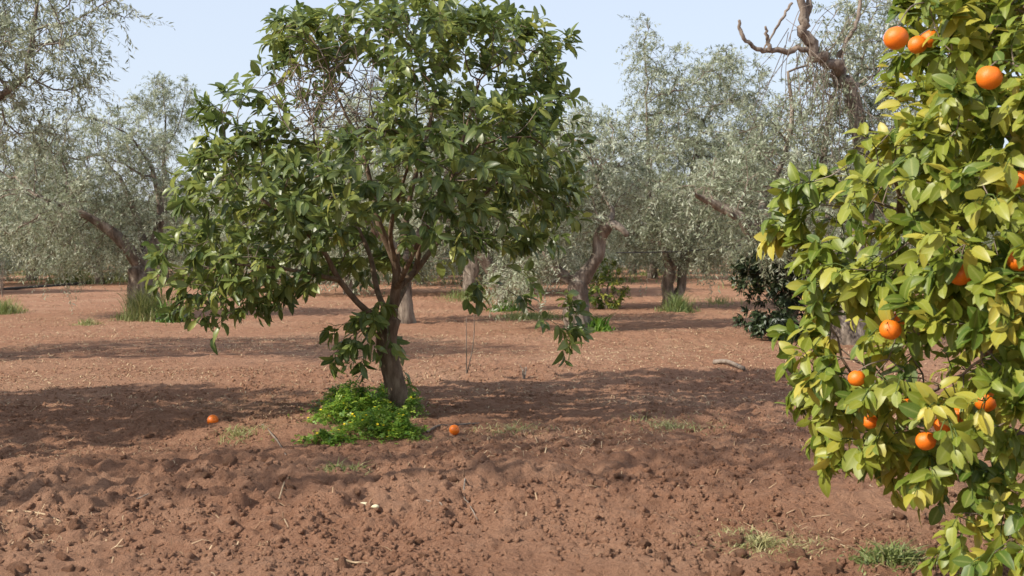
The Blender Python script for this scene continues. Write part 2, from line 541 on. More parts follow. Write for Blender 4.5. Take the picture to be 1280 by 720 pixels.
class Skeleton:
    def __init__(self):
        self.pos, self.par, self.rad, self.part = [], [], [], []
    def line(self, pts, rad, part, start=None, sub=3):
        p, r = smooth_line(pts, rad, sub)
        prev = -1 if start is None else start
        for k, (a, b) in enumerate(zip(p, r)):
            if start is not None and k == 0: continue
            self.pos.append(a); self.par.append(prev); self.rad.append(b); self.part.append(part)
            prev = len(self.pos) - 1
        return prev
    def nearest(self, p):
        return int(np.argmin(np.linalg.norm(np.array(self.pos) - p, axis=1)))
    def branch(self, pts, rad, part, sub=3):
        """a limb that leaves the nearest node already there"""
        k = self.nearest(np.asarray(pts[0]))
        pts = [self.pos[k]] + list(pts[1:])
        return self.line(pts, rad, part, k, sub)
    def colonize(self, att, step, kill, rng, tip=0.004, maxit=120, bias=(0, 0, 0), jit=0.25, power=2.3, rmax=1.0, from_parts=None):
        n0 = len(self.pos)
        cap = 60000
        pos = np.zeros((cap, 3)); pos[:n0] = self.pos
        par = list(self.par); cnt = n0; kids = np.zeros(cap, int)
        ok = np.arange(n0) if from_parts is None else np.array([i for i in range(n0) if self.part[i] in from_parts])
        att = np.asarray(att, float)
        d = np.linalg.norm(att[:, None] - pos[None, ok], axis=2)
        near = ok[d.argmin(1)]; nd = d.min(1)
        alive = nd > kill
        for it in range(maxit):
            if not alive.any(): break
            ia = np.where(alive)[0]
            dirs = unit(att[ia] - pos[near[ia]])
            acc = {}
            for k, nn in enumerate(near[ia]):
                acc[nn] = acc.get(nn, 0) + dirs[k]
            new = []
            for nn, v in acc.items():
                if kids[nn] > 3: continue
                v = unit(v) + rng.normal(0, jit, 3) + np.asarray(bias)
                pos[cnt] = pos[nn] + unit(v) * step
                par.append(int(nn)); kids[nn] += 1
                new.append(cnt); cnt += 1
            if not new: break
            new = np.array(new)
            dn = np.linalg.norm(att[ia][:, None] - pos[None, new], axis=2)
            m = dn.min(1); am = dn.argmin(1)
            better = m < nd[ia]
            nd[ia[better]] = m[better]; near[ia[better]] = new[am[better]]
            alive[ia] = nd[ia] > kill
            if cnt > cap - 3000: break
        rad = np.zeros(cnt)
        kidn = [[] for _ in range(cnt)]
        for i in range(cnt):
            if par[i] >= 0: kidn[par[i]].append(i)
        for i in range(cnt - 1, -1, -1):
            if kidn[i]: rad[i] = sum(rad[c] ** power for c in kidn[i]) ** (1 / power)
            else: rad[i] = tip
        part = list(self.part) + [None] * (cnt - n0)
        for i in range(n0, cnt): part[i] = part[par[i]]
        rad = np.minimum(rad, rmax)
        for i in range(n0, cnt):
            rad[i] = min(rad[i], (self.rad[par[i]] if par[i] < n0 else rad[par[i]]) * 0.92 + 1e-4)
        for i in range(n0): rad[i] = self.rad[i]
        self.pos = [p for p in pos[:cnt]]; self.par = par; self.rad = list(rad); self.part = part
        self.kidn = kidn; self.n0 = n0
    def chains(self):
        n = len(self.pos)
        kidn = [[] for _ in range(n)]
        for i in range(n):
            if self.par[i] >= 0: kidn[self.par[i]].append(i)
        self.kidn = kidn
        starts = [(i, None) for i in range(n) if self.par[i] < 0]
        out = []
        while starts:
            s, pre = starts.pop()
            ch = [] if pre is None else [pre]
            i = s
            while True:
                ch.append(i)
                if not kidn[i]: break
                same = [c for c in kidn[i] if self.part[c] == self.part[i]]
                nxt = max(same, key=lambda c: self.rad[c]) if same else None
                for c in kidn[i]:
                    if c != nxt: starts.append((c, i))
                if nxt is None: break
                i = nxt
            out.append((ch, self.part[s], pre is not None))
        return out

def wood_parts(sk, root, base, mat, twig_mat, rng, thr=0.012, rough=0.08, sub_trunk='trunk', twig_name='twigs', kthin=3):
    """trunk, each limb, and the thin twigs of one tree"""
    bags, twigs = {}, Bag()
    for ch, part, joined in sk.chains():
        p = np.array([sk.pos[i] for i in ch]); r = np.array([sk.rad[i] for i in ch])
        if len(p) < 2: continue
        if joined: r[0] = min(r[0], r[1] * 1.25)
        if r[min(1, len(r) - 1)] < thr:
            v, q, t = tube(p, r, kthin, 0, None, False)
            twigs.add(v, q)
        else:
            k = 14 if r.max() > 0.1 else (9 if r.max() > 0.04 else 6)
            v, q, t = tube(p, r, k, rough, rng)
            bags.setdefault(part, Bag()).add(v, q, t)
    for part, bg in bags.items():
        o = link('trunk' if part == 0 else 'limb', bg.mesh('trunk' if part == 0 else 'limb', mat, base), root)
    if twigs.n:
        o = link(twig_name, twigs.mesh(twig_name, twig_mat, base), root)
        o['kind'] = 'stuff'

# ------------------------------------------------------------------ leaves
PROFILE = {1: (0, .45, 1), 3: (0, .18, .5, .82, 1), 5: (0, .10, .30, .55, .78, .93, 1)}
def leaf_shape(curl, fold, wide=0.46, seg=4, wave=0.0):
    """leaf of length 1 along +X, normal +Z: cross-sections folded along the midrib; also the midrib weight"""
    xs = PROFILE[seg]
    v, q = [], []
    for i, x in enumerate(xs):
        w = 0.5 * wide * (math.sin(math.pi * min(1, x ** 0.88)) ** 0.68) if 0 < x < 1 else 0.010
        z = -curl * x * x
        wv = wave * math.sin(x * 9)
        v += [(x, -w, z + fold * w + wv), (x, 0, z), (x, w, z + fold * w - wv)]
    for i in range(len(xs) - 1):
        a = 3 * i
        q += [(a, a + 3, a + 4, a + 1), (a + 1, a + 4, a + 5, a + 2)]
    return np.array(v), np.array(q)

OLIVE_V = np.array([(0, 0, 0), (0.45, -0.13, 0.02), (1.0, 0, -0.08), (0.45, 0.13, 0.02)])
OLIVE_Q = np.array([(0, 1, 2, 3)])

def frames(d, nrm):
    d = unit(d)
    z = unit(nrm - d * np.sum(nrm * d, 1, keepdims=True))
    y = np.cross(z, d)
    return np.stack([d, y, z], 2)      # columns

def leaf_cloud(name, shapes, kind, pos, R, size, tint, mat, off):
    """all leaves as one mesh; shapes list of (v,q); kind = index of shape per leaf"""
    V, Q, T, RB, n = [], [], [], [], 0
    for k, (bv, bq) in enumerate(shapes):
        s = np.where(kind == k)[0]
        if not len(s): continue
        v = np.einsum('lij,nj->lni', R[s], bv) * size[s][:, None, None] + pos[s][:, None]
        m = len(bv)
        V.append(v.reshape(-1, 3))
        Q.append((bq[None] + (np.arange(len(s)) * m)[:, None, None]).reshape(-1, bq.shape[1]) + n)
        T.append(np.repeat(tint[s], m)); n += m * len(s)
        RB.append(np.tile((np.abs(bv[:, 1]) < 1e-6).astype(float), len(s)))
    return make_mesh(name, np.concatenate(V) - np.asarray(off), [np.concatenate(Q)], mat, True, np.concatenate(T), np.concatenate(RB))

CITRUS_SHAPES, CITRUS_HI = [[leaf_shape(c, f, w, sg, wv) for c, f, w, wv in
                 ((0.10, 0.35, 0.46, 0.0), (0.28, 0.25, 0.50, 0.012), (0.42, 0.45, 0.44, 0.0), (0.02, 0.20, 0.52, 0.015),
                  (0.55, 0.30, 0.48, 0.01), (0.18, 0.60, 0.42, 0.0))] for sg in (3, 5)]

ORANGE_SHAPES, ORANGE_HI = [[leaf_shape(c, f, w, sg, wv) for c, f, w, wv in
                 ((0.10, 0.30, 0.54, 0.01), (0.30, 0.20, 0.58, 0.016), (0.48, 0.40, 0.52, 0.0), (0.0, 0.15, 0.60, 0.02),
                  (0.65, 0.30, 0.55, 0.01), (0.20, 0.65, 0.50, 0.0))] for sg in (3, 5)]

def sample_lobes(lobes, n, rng, shell=0.5):
    """lobes: (centre, radii, weight). points biased to the outer shell"""
    w = np.array([l[2] for l in lobes], float); w /= w.sum()
    idx = rng.choice(len(lobes), n, p=w)
    d = unit(rng.normal(size=(n, 3)))
    r = shell + (1 - shell) * rng.random(n) ** 0.6
    c = np.array([l[0] for l in lobes])[idx]; ra = np.array([l[1] for l in lobes])[idx]
    return c + d * r[:, None] * ra

def citrus_leaves(sk, rng, size, per=6, shoots=1.6, center=None, rthr=0.006, skip=None, droop=0.35, shoot_len=0.13, fill=1):
    """leafy shoots at the twig ends; returns leaf arrays and a bag of thin shoot stems"""
    pos, D, N, S, T = [], [], [], [], []
    stems = Bag()
    for i in range(sk.n0, len(sk.pos)):
        if sk.rad[i] > rthr: continue
        tipn = not sk.kidn[i]
        p = np.array(sk.pos[i])
        if skip is not None and skip(p, rng): continue
        g = unit(p - np.array(sk.pos[sk.par[i]]))
        out = unit(p - center)
        m = rng.poisson(shoots) + (1 if tipn else 0)
        for _ in range(m):
            sd = unit(0.6 * g + 0.7 * out + rng.normal(0, 0.55, 3) + np.array((0, 0, 0.15)))
            L = shoot_len * (0.6 + 0.8 * rng.random())
            e = p + sd * L + np.array((0, 0, -0.25 * L))
            v, q, t = tube([p, p + sd * L * 0.5, e], [0.003, 0.0025, 0.0015], 3, 0, None, False)
            stems.add(v, q)
            k = max(3, rng.poisson(per))
            a0 = rng.random() * 6.28
            u = unit(np.cross(sd, (0.2, 0.3, 0.9))); w = np.cross(sd, u)
            tn = np.clip(rng.beta(1.6, 2.6) + (0.55 if rng.random() < 0.06 else 0), 0, 1)
            for j in range(k):
                f = 0.25 + 0.75 * (j + 0.5) / k
                a = a0 + j * 2.4
                rad = math.cos(a) * u + math.sin(a) * w
                spread = 1.05 - 0.55 * f
                d = unit(sd * (0.35 + 0.5 * f) + rad * spread + np.array((0, 0, -droop * (0.4 + rng.random()))) + rng.normal(0, 0.15, 3))
                pos.append(p + (e - p) * f); D.append(d)
                N.append(unit(np.array((0, 0, 1.0)) + 0.55 * out + 0.35 * sd + rng.normal(0, 0.5, 3)))
                S.append(size * (0.62 + 0.55 * rng.random()) * (1.05 - 0.25 * f))
                T.append(np.clip(tn + rng.normal(0, 0.13), 0, 1))
    return np.array(pos), np.array(D), np.array(N), np.array(S), np.array(T), stems

def split_leaves(root, base, pos, R, S, T, mat, rng, count=300, cell=7, shapes=None, hi=None):
    """the leaves that show largest become leaf objects of their own, the rest one crown mesh"""
    kind = rng.integers(0, len(shapes), len(pos))
    mid = pos + R[:, :, 0] * (S * 0.5)[:, None]
    px, py, dep = project(mid)
    inside = (px > 4) & (px < 1276) & (py > 4) & (py < 716)
    key = (np.floor(px / cell).astype(int) * 100003 + np.floor(py / cell).astype(int))
    best = {}
    for i in np.where(inside)[0]:
        k = key[i]
        if k not in best or dep[i] < dep[best[k]]: best[k] = i
    cand = np.array(list(best.values()))
    view = unit(mid[cand] - np.array((0, 0, CAM_H)))
    area = (S[cand] / dep[cand]) ** 2 * (0.15 + np.abs(np.sum(view * R[cand][:, :, 2], 1)))
    depn = (dep[cand] - dep[cand].min()) / max(1e-6, np.ptp(dep[cand]))
    pick = cand[np.argsort(-area * (1.3 - depn))][:count]
    sel = np.zeros(len(pos), bool); sel[pick] = True
    NB = 8
    meshes = {}
    for i in pick:
        tb = min(NB - 1, int(T[i] * NB))
        kk = (int(kind[i]), tb)
        if kk not in meshes:
            bv, bq = hi[kk[0]]
            meshes[kk] = make_mesh('leaf', bv, [bq], mat, True, np.full(len(bv), (tb + 0.5) / NB), (np.abs(bv[:, 1]) < 1e-6).astype(float))
        o = link('leaf', meshes[kk], root)
        mt = Matrix([[*(R[i][r] * S[i]), pos[i][r] - base[r]] for r in range(3)] + [[0, 0, 0, 1]])
        o.matrix_local = mt
    r = ~sel
    o = link('crown', leaf_cloud('crown', shapes, kind[r], pos[r], R[r], S[r], T[r], mat, base), root)
    o['kind'] = 'stuff'

# ------------------------------------------------------------------ the citrus tree in the middle
def lobe(px, py, Y, rx, ry, rd, w=None):
    c = P(px, py, Y); s = Y / FPX
    rr = np.array((rx * s, rd, ry * s))
    return (c, rr, (rr[0] * rr[1] * rr[2]) ** 0.67 if w is None else w)

def citrus_tree():
    rng = np.random.default_rng(21)
    g = ground_pt(497, 514)
    Y = g[1]
    base = np.array((g[0], g[1], g[2]))
    root = empty('citrus_tree', base)
    tag(root, 'bushy green citrus tree without fruit, clover weeds round its slender leaning trunk', 'tree')
    sk = Skeleton()
    foot = base + (0, 0, -0.08)
    sk.line([foot, P(495, 490, Y), P(488, 455, Y), P(483, 425, Y + .02), P(488, 398, Y + .02)],
            [0.112, 0.092, 0.086, 0.084, 0.088], 0, sub=5)
    def br(pts, r0, r1, part):
        pp = [P(a, b, Y + d) for a, b, d in pts]
        sk.branch(pp, np.linspace(r0, r1, len(pp)), part)
    br([(488, 398, .02), (495, 360, -.05), (494, 328, -.1), (474, 280, -.2), (464, 232, -.25), (450, 170, -.3)], .050, .014, 1)
    br([(495, 360, -.05), (520, 338, .1), (545, 305, .25), (585, 262, .4), (625, 225, .5)], .034, .011, 2)
    br([(494, 328, -.1), (506, 290, .1), (514, 240, .2), (535, 165, .25), (545, 110, .2)], .034, .011, 3)
    br([(488, 398, .02), (458, 388, -.15), (424, 350, -.3), (398, 305, -.4), (345, 262, -.45), (300, 230, -.4)], .032, .010, 4)
    br([(488, 398, .02), (472, 365, .2), (462, 318, .35), (436, 262, .5), (400, 190, .6)], .032, .010, 5)
    br([(495, 360, -.05), (508, 335, -.35), (530, 290, -.6), (560, 235, -.8), (600, 180, -.9)], .028, .009, 6)
    br([(488, 398, .02), (500, 372, .4), (520, 330, .8), (530, 260, 1.1), (520, 170, 1.2)], .028, .009, 7)
    br([(494, 328, -.1), (488, 290, -.3), (500, 240, -.5), (520, 180, -.7)], .026, .009, 8)
    br([(520, 338, .1), (528, 300, 0), (556, 250, -.1), (580, 170, -.1), (600, 100, 0)], .026, .009, 9)
    br([(424, 350, -.3), (400, 345, -.5), (350, 335, -.6), (290, 330, -.5)], .022, .008, 10)
    L = [lobe(400, 46, Y - .2, 70, 40, .6), lobe(400, 55, Y + .5, 60, 45, .6), lobe(520, 38, Y - .3, 105, 50, .7), lobe(540, 50, Y + .8, 110, 60, .7),
         lobe(640, 68, Y, 68, 60, .8), lobe(682, 72, Y, 32, 38, .5), lobe(362, 38, Y, 32, 28, .4), lobe(690, 235, Y - .2, 32, 50, .5), lobe(662, 165, Y - .2, 62, 85, .8), lobe(660, 250, Y + .1, 62, 55, .8),
         lobe(570, 190, Y - .9, 90, 80, .5), lobe(560, 190, Y + 1.1, 95, 90, .5),
         lobe(470, 205, Y - 1.0, 85, 75, .45), lobe(460, 150, Y + 1.0, 95, 75, .5),
         lobe(315, 150, Y, 58, 48, .6), lobe(305, 228, Y - .4, 88, 65, .6), lobe(320, 240, Y + .6, 90, 70, .6),
         lobe(255, 325, Y - .1, 60, 66, .6), lobe(300, 365, Y - .2, 60, 30, .5), lobe(440, 290, Y + .9, 80, 50, .5), lobe(345, 325, Y - .5, 85, 48, .5), lobe(330, 330, Y + .6, 80, 45, .5),
         lobe(395, 245, Y - .9, 75, 60, .4), lobe(620, 300, Y - .3, 55, 32, .5), lobe(545, 275, Y - 1.0, 60, 38, .4)]
    att = sample_lobes(L, 1800, rng, 0.35)
    # a thin leafless patch high on the left of the middle
    hole = P(415, 125, Y)
    inh = np.linalg.norm((att - hole) * (.8, .22, 1.15), axis=1) < 0.36
    att = att[~inh]
    extra = [P(700, 432, Y - .2), P(690, 395, Y - .25), P(672, 375, Y - .2), P(715, 375, Y), P(655, 345, Y - .2), P(698, 410, Y - .2)]
    att = np.vstack([att, extra])
    sk.colonize(att, 0.10, 0.13, rng, tip=0.0032, bias=(0, 0, 0.05), jit=0.22, rmax=0.03)
    # water shoots from the trunk
    n_before = len(sk.pos)
    for (a, b, d) in ((445, 420, -.25), (420, 440, -.2), (470, 408, -.3), (430, 405, -.1), (485, 425, -.3), (455, 445, -.25), (500, 455, .15), (465, 385, -.3)):
        k = sk.nearest(P(484, 415, Y))
        s0 = np.array(sk.pos[k])
        e = P(a, b, Y + d)
        prev = k
        for f in (0.35, 0.7, 1.0):
            sk.pos.append(s0 + (e - s0) * f + np.array((0, 0, 0.10 * math.sin(f * math.pi))))
            sk.par.append(prev); sk.rad.append(0.005 - 0.002 * f); sk.part.append(1); prev = len(sk.pos) - 1
    wood_parts(sk, root, base, M['citrus_bark'], M['twig'], rng, 0.0095, 0.06)
    center = P(480, 230, Y)
    def skip(p, r):
        return np.linalg.norm((p - hole) * (.8, .22, 1.15)) < 0.34 and r.random() < 0.92
    pos, D, N, S, T, stems = citrus_leaves(sk, rng, 0.138, 5.2, 0.90, center, 0.0062, skip, 0.35, 0.14)
    T = T * 0.85
    o = link('shoots', stems.mesh('shoots', M['calyx'], base), root); o['kind'] = 'stuff'
    # bare grey twigs in the thin patch
    tw = Bag()
    for _ in range(240):
        a = hole + np.clip(rng.normal(0, 1, 3), -1.2, 1.2) * (0.26, 0.6, 0.2) + (0.04, 0, 0)
        d = unit(rng.normal(size=3) + (0, 0, 0.4))
        b = a + d * (0.12 + 0.2 * rng.random())
        c = (a + b) / 2 + rng.normal(0, 0.03, 3)
        v, q, t = tube([a, c, b], [0.0055, 0.0042, 0.002], 3, 0, None, False)
        tw.add(v, q)
    o = link('bare_twigs', tw.mesh('bare_twigs', M['dead_wood'], base), root)
    tag(o, 'tangle of leafless grey twigs', kind='stuff')
    R = frames(D, N)
    split_leaves(root, base, pos, R, S, T, M['citrus_leaf'], rng, 300, 6, CITRUS_SHAPES, CITRUS_HI)
    print('citrus leaves', len(pos), 'nodes', len(sk.pos))
    return root, base
CITRUS, CITRUS_BASE = citrus_tree()

# ------------------------------------------------------------------ the orange tree at the right with its fruit
FRUIT = [(1120, 48, 3.95, .040), (1147, 56, 4.45, .035), (1163, 48, 4.50, .035), (1237, 97, 3.80, .040), (1276, 226, 3.85, .034),
         (1200, 343, 3.90, .038), (1273, 326, 3.95, .037), (1113, 412, 4.00, .036), (1232, 502, 3.95, .037), (1196, 520, 4.05, .036),
         (1180, 531, 4.10, .035), (1157, 551, 4.05, .034), (1135, 508, 4.20, .030), (1071, 473, 4.15, .030), (1088, 527, 4.25, .027),
         (1128, 396, 4.35, .030)]
FRUIT_LABEL = ['large round orange high beside the tree edge facing the sky', 'orange tucked behind leaves, lower one of the touching high pair',
               'orange tucked behind leaves, upper one of the touching high pair', 'big bright unshaded orange above the curled pale leaf',
               'orange half hidden by leaves between the high and middle fruit', 'bright orange partly covered by a folded hanging leaf',
               'orange peeping between leaves beside the leaf-covered bright orange', 'lone orange hanging low on the open side over bare twigs',
               'shaded deep orange hanging just above the low cluster', 'uppermost orange of the low shaded cluster',
               'middle orange of the low shaded cluster, half behind another', 'lowest orange of the low shaded cluster',
               'small orange behind leaves beside the low shaded cluster', 'orange on the outer side shoots, mostly hidden by yellow leaves',
               'very small orange at the outer end below the side shoots', 'small orange hidden above the lone low orange']

def orange_mesh(seed):
    rng = np.random.default_rng(seed)
    v = IV3.copy()
    r = 1 + 0.012 * np.sin(v @ rng.normal(0, 2.2, 3)) + 0.010 * np.sin(v @ rng.normal(0, 3, 3))
    v = v * r[:, None] * (1, 1, 0.94)
    rho = np.hypot(v[:, 0], v[:, 1])
    v[:, 2] -= np.where(v[:, 2] > 0, 0.10, -0.05) * np.exp(-(rho / 0.2) ** 2)
    return make_mesh('orange', v, [IF3], M['peel'])
ORANGE_MESH = [orange_mesh(s) for s in range(4)]

def calyx_mesh():
    v, q = [], []
    k = 10
    for j in range(k):
        a = j * 2 * math.pi / k
        r = 0.17 if j % 2 == 0 else 0.09
        v.append((math.cos(a) * r, math.sin(a) * r, 0.845))
    v.append((0, 0, 0.90))
    t = [(j, (j + 1) % k, k) for j in range(k)]
    return make_mesh('calyx', np.array(v), [np.array(t)], M['calyx'])
CALYX = calyx_mesh()

def orange_tree():
    rng = np.random.default_rng(77)
    base = np.array((2.35, 5.0, hz(2.35, 5.0)))
    root = empty('orange_tree', base)
    tag(root, 'yellow-green orange tree laden with ripe fruit, its skirt nearly touching the soil', 'tree')
    sk = Skeleton()
    bx, by, bz = base
    sk.line([(bx, by, bz - .08), (bx - .02, by, bz + .25), (bx + .02, by - .02, bz + .55)], [.12, .095, .10], 0, sub=4)
    top = (bx + .02, by - .02, bz + .55)
    for i, (pts, r) in enumerate(((((-.25, -.15, .75), (-.6, -.35, 1.1), (-.9, -.5, 1.5)), .05), (((-.35, -.35, .6), (-.65, -.55, .75), (-.95, -.6, .8)), .045),
                                  (((0, -.35, .9), (-.15, -.6, 1.4), (-.3, -.8, 1.9)), .05), (((.2, .2, 1.0), (.3, .3, 1.7), (.3, .3, 2.3)), .05),
                                  (((-.1, .3, .9), (-.3, .55, 1.5), (-.3, .6, 2.2)), .045), (((.4, -.2, .9), (.8, -.4, 1.4), (1.0, -.5, 1.8)), .045),
                                  (((-.15, -.5, .55), (-.35, -.8, .5), (-.5, -.95, .4)), .035))):
        pp = [top] + [tuple(np.array((bx, by, bz)) + p) for p in pts]
        sk.branch(pp, np.linspace(r, .014, len(pp)), i + 1)
    L = []
    def lb(px, py, Y, rx, ry, rd): L.append(lobe(px, py, Y, rx, ry, rd))
    lb(1225, 40, 4.7, 85, 90, .5); lb(1215, -60, 4.9, 60, 90, .45); lb(1270, -60, 4.5, 120, 140, .6)
    lb(1180, 150, 4.5, 85, 65, .45); lb(1265, 130, 4.1, 110, 110, .45)
    lb(1058, 248, 4.5, 90, 42, .35); lb(1130, 250, 4.3, 100, 75, .45); lb(1240, 270, 4.0, 110, 90, .4)
    lb(1052, 322, 4.4, 75, 42, .35); lb(1060, 395, 4.4, 62, 38, .3); lb(1170, 60, 4.6, 40, 80, .35); lb(1155, 25, 4.3, 28, 40, .2); lb(1200, 60, 4.1, 40, 45, .2); lb(1150, 380, 4.2, 90, 70, .4); lb(1255, 400, 4.0, 90, 80, .4)
    lb(1038, 468, 4.4, 68, 32, .3); lb(1120, 480, 4.3, 70, 60, .35); lb(1225, 510, 4.0, 90, 70, .4)
    lb(1095, 560, 4.4, 55, 40, .3); lb(1165, 585, 4.3, 60, 45, .3); lb(1260, 640, 4.0, 60, 60, .3); lb(1240, 690, 3.9, 45, 40, .25)
    # the rest of the round crown, out of sight to the right and behind
    for c, r in (((2.6, 4.6, 1.2), (.8, .7, .8)), ((2.7, 5.4, 1.4), (.9, .8, .9)), ((2.3, 5.7, 1.4), (.7, .5, .8)), ((2.6, 5.0, 2.4), (.9, .8, .5)), ((2.45, 5.4, 2.3), (.6, .6, .5))):
        L.append((np.array(c), np.array(r), 0.75 * (r[0] * r[1] * r[2]) ** 0.67))
    att = sample_lobes(L, 2100, rng, 0.30)
    att = att[att[:, 2] > 0.12]
    sk.colonize(att, 0.075, 0.095, rng, tip=0.0026, bias=(0, 0, 0.03), jit=0.22, rmax=0.022)
    wood_parts(sk, root, base, M['citrus_bark'], M['twig'], rng, 0.009, 0.06)
    center = np.array((2.35, 5.0, 1.35))
    pos, D, N, S, T, stems = citrus_leaves(sk, rng, 0.090, 6.2, 1.40, center, 0.0055, None, 0.55, 0.10)
    T = np.clip(T * 1.1 - 0.02, 0, 1)
    o = link('shoots', stems.mesh('shoots', M['calyx'], base), root); o['kind'] = 'stuff'
    # leaves make room for the fruit
    keep = np.ones(len(pos), bool)
    tipp = pos + unit(D) * (S * 0.55)[:, None]
    camp = np.array((0, 0, CAM_H))
    nodes = np.array(sk.pos)
    for i, (px, py, Y, r) in enumerate(FRUIT):
        c = P(px, py, Y)
        keep &= np.linalg.norm(tipp - c, axis=1) > r * 1.25
        ax = unit(c - camp)
        hide = 0.6 if i in (9, 10) else 0.0 if i in (1, 2, 4, 6, 9, 10, 12, 13, 14, 15) else (0.75 if i in (5, 8) else 1.0)
        for f in (0.1, 0.4, 0.7, 1.0):
            pt = pos + unit(D) * (S * f)[:, None]
            t = (pt - camp) @ ax
            off = np.linalg.norm(pt - camp - t[:, None] * ax, axis=1)
            keep &= ~((off < r * hide) & (t < np.linalg.norm(c - camp)))
        fo = empty('orange', c)
        tag(fo, FRUIT_LABEL[i], 'orange', 'ripe oranges hanging in the orange tree')
        body = link('peel', ORANGE_MESH[i % 4], fo)
        body.scale = (r, r, r); body.rotation_euler = (0.25 * rng.normal(), 0.25 * rng.normal(), 6.28 * rng.random())
        cx = link('calyx', CALYX, body)
        # a stem from the fruit up to the nearest twig above or behind
        d = np.linalg.norm(nodes - (c + (0, 0, r * 2.2)), axis=1) + np.where(nodes[:, 2] < c[2] + r, 0.4, 0)
        k = int(d.argmin()); e = nodes[k] - c
        a = np.array((0, 0, r * 0.84)); m = np.array((e[0] * .45, e[1] * .45, max(r * 1.5, e[2] * .75)))
        pp, rr = smooth_line([a, m, e], [.0022, .0026, .003], 4)
        v, q, t_ = tube(pp, rr, 5, 0, None, False)
        link('stem', make_mesh('stem', v, [q], M['twig']), fo)
    pos, D, N, S, T = pos[keep], D[keep], N[keep], S[keep], T[keep]
    R = frames(D, N)
    split_leaves(root, base, pos, R, S, T, M['orange_leaf'], rng, 300, 12, ORANGE_SHAPES, ORANGE_HI)
    print('orange leaves', len(pos), 'nodes', len(sk.pos))
orange_tree()

# ------------------------------------------------------------------ olive trees
def olive_foliage(sk, rng, twig_len, leaves, size, dens=1.0, rthr=0.012, droop=0.5, tshift=0.0):
    tips = [i for i in range(sk.n0, len(sk.pos)) if sk.rad[i] < rthr]
    tips = np.array(tips)
    n = np.maximum(0, rng.poisson(dens, len(tips)) + np.array([0 if sk.kidn[i] else 1 for i in tips]))
    src = np.repeat(tips, n)
    p0 = np.array(sk.pos)[src]
    g = unit(p0 - np.array(sk.pos)[np.array(sk.par)[src]])
    d = unit(0.8 * g + rng.normal(0, 0.6, p0.shape) + (0, 0, 0.1))
    L = twig_len * (0.5 + rng.random(len(src)))
    tw_t = np.clip(rng.beta(2, 2.4, len(src)) + tshift, 0, 1)
    s = (np.arange(leaves) + 0.5) / leaves
    ln = (L[:, None] * s)[..., None]
    pts = p0[:, None] + d[:, None] * ln + np.array((0, 0, -1.0)) * (droop * (L[:, None] * s ** 2)[..., None])
    tang = unit(d[:, None] + np.array((0, 0, -1.0)) * (2 * droop * s[None, :, None]))
    rad = unit(np.cross(tang, rng.normal(size=tang.shape)))
    ld = unit(tang * 0.7 + rad * 0.85)
    nm = unit(rng.normal(0, 0.6, ld.shape) + (0, 0, 1.0))
    m = len(src) * leaves
    tint = np.clip(np.repeat(tw_t, leaves) + rng.normal(0, 0.2, m), 0, 1)
    ends = p0 + d * L[:, None] + np.array((0, 0, -1.0)) * (droop * L)[:, None]
    mids = p0 + d * L[:, None] * .5 + np.array((0, 0, -1.0)) * (droop * L * .25)[:, None]
    return pts.reshape(-1, 3), ld.reshape(-1, 3), nm.reshape(-1, 3), size * (0.7 + 0.6 * rng.random(m)), tint, (p0, mids, ends)

def thin_sticks(p0, mids, ends, r):
    """three-sided sticks along two segments, vectorised"""
    n = len(p0)
    ax = unit(ends - p0)
    u = unit(np.cross(ax, (0.31, 0.2, 0.93))); w = np.cross(ax, u)
    V = []
    for pt, rr in ((p0, r), (mids, r * .8), (ends, r * .35)):
        for k in range(3):
            a = k * 2.0944
            V.append(pt + (math.cos(a) * u + math.sin(a) * w) * rr)
    v = np.stack(V, 1).reshape(-1, 3)
    b = np.array([(i * 3 + k, i * 3 + (k + 1) % 3, (i + 1) * 3 + (k + 1) % 3, (i + 1) * 3 + k) for i in range(2) for k in range(3)])
    return v, (b[None] + (np.arange(n) * 9)[:, None, None]).reshape(-1, 4)

def olive_tree(name, base, trunk, limbs, lobes, seed, label, n_att=260, leaves=18, size=0.07, twig_len=0.38, dens=0.6, shell=0.3,
               step=0.17, kill=0.19, tip=0.006, group=None, mat='olive_leaf', cat='tree', droop=0.5, tshift=0.0, rough=0.20, amin=0.35):
    rng = np.random.default_rng(seed)
    base = np.asarray(base, float)
    root = empty(name, base)
    tag(root, label, cat, group)
    sk = Skeleton()
    pts, rad = trunk
    sk.line(pts, rad, 0, sub=5)
    for i, (lp, lr) in enumerate(limbs):
        sk.branch(lp, lr, i + 1, 4)
    att = sample_lobes(lobes, int(n_att * 2.6), rng, shell)
    att = att[att[:, 2] > base[2] + amin]
    sk.colonize(att, step, kill, rng, tip=tip, jit=0.3, rmax=0.06)
    pos, D, N, S, T, st = olive_foliage(sk, rng, twig_len, leaves, size * 1.12, dens * 2.6, 0.02, droop, tshift)
    ok = pos[:, 2] > base[2] + 0.1
    pos, D, N, S, T = pos[ok], D[ok], N[ok], S[ok], T[ok]
    wood_parts(sk, root, base, M['olive_bark'], M['twig'], rng, 0.016, rough)
    v, q = thin_sticks(*st, 0.0022)
    o = link('shoots', make_mesh('shoots', v - base, [q], M['twig']), root); o['kind'] = 'stuff'
    o = link('crown', leaf_cloud('crown', [(OLIVE_V, OLIVE_Q)], np.zeros(len(pos), int), pos, frames(D, N), S, T, M[mat], base), root)
    o['kind'] = 'stuff'
    print(name, len(pos))
    return root

def L3(c, r): return (np.array(c, float), np.array(r, float), (r[0] * r[1] * r[2]) ** 0.67)

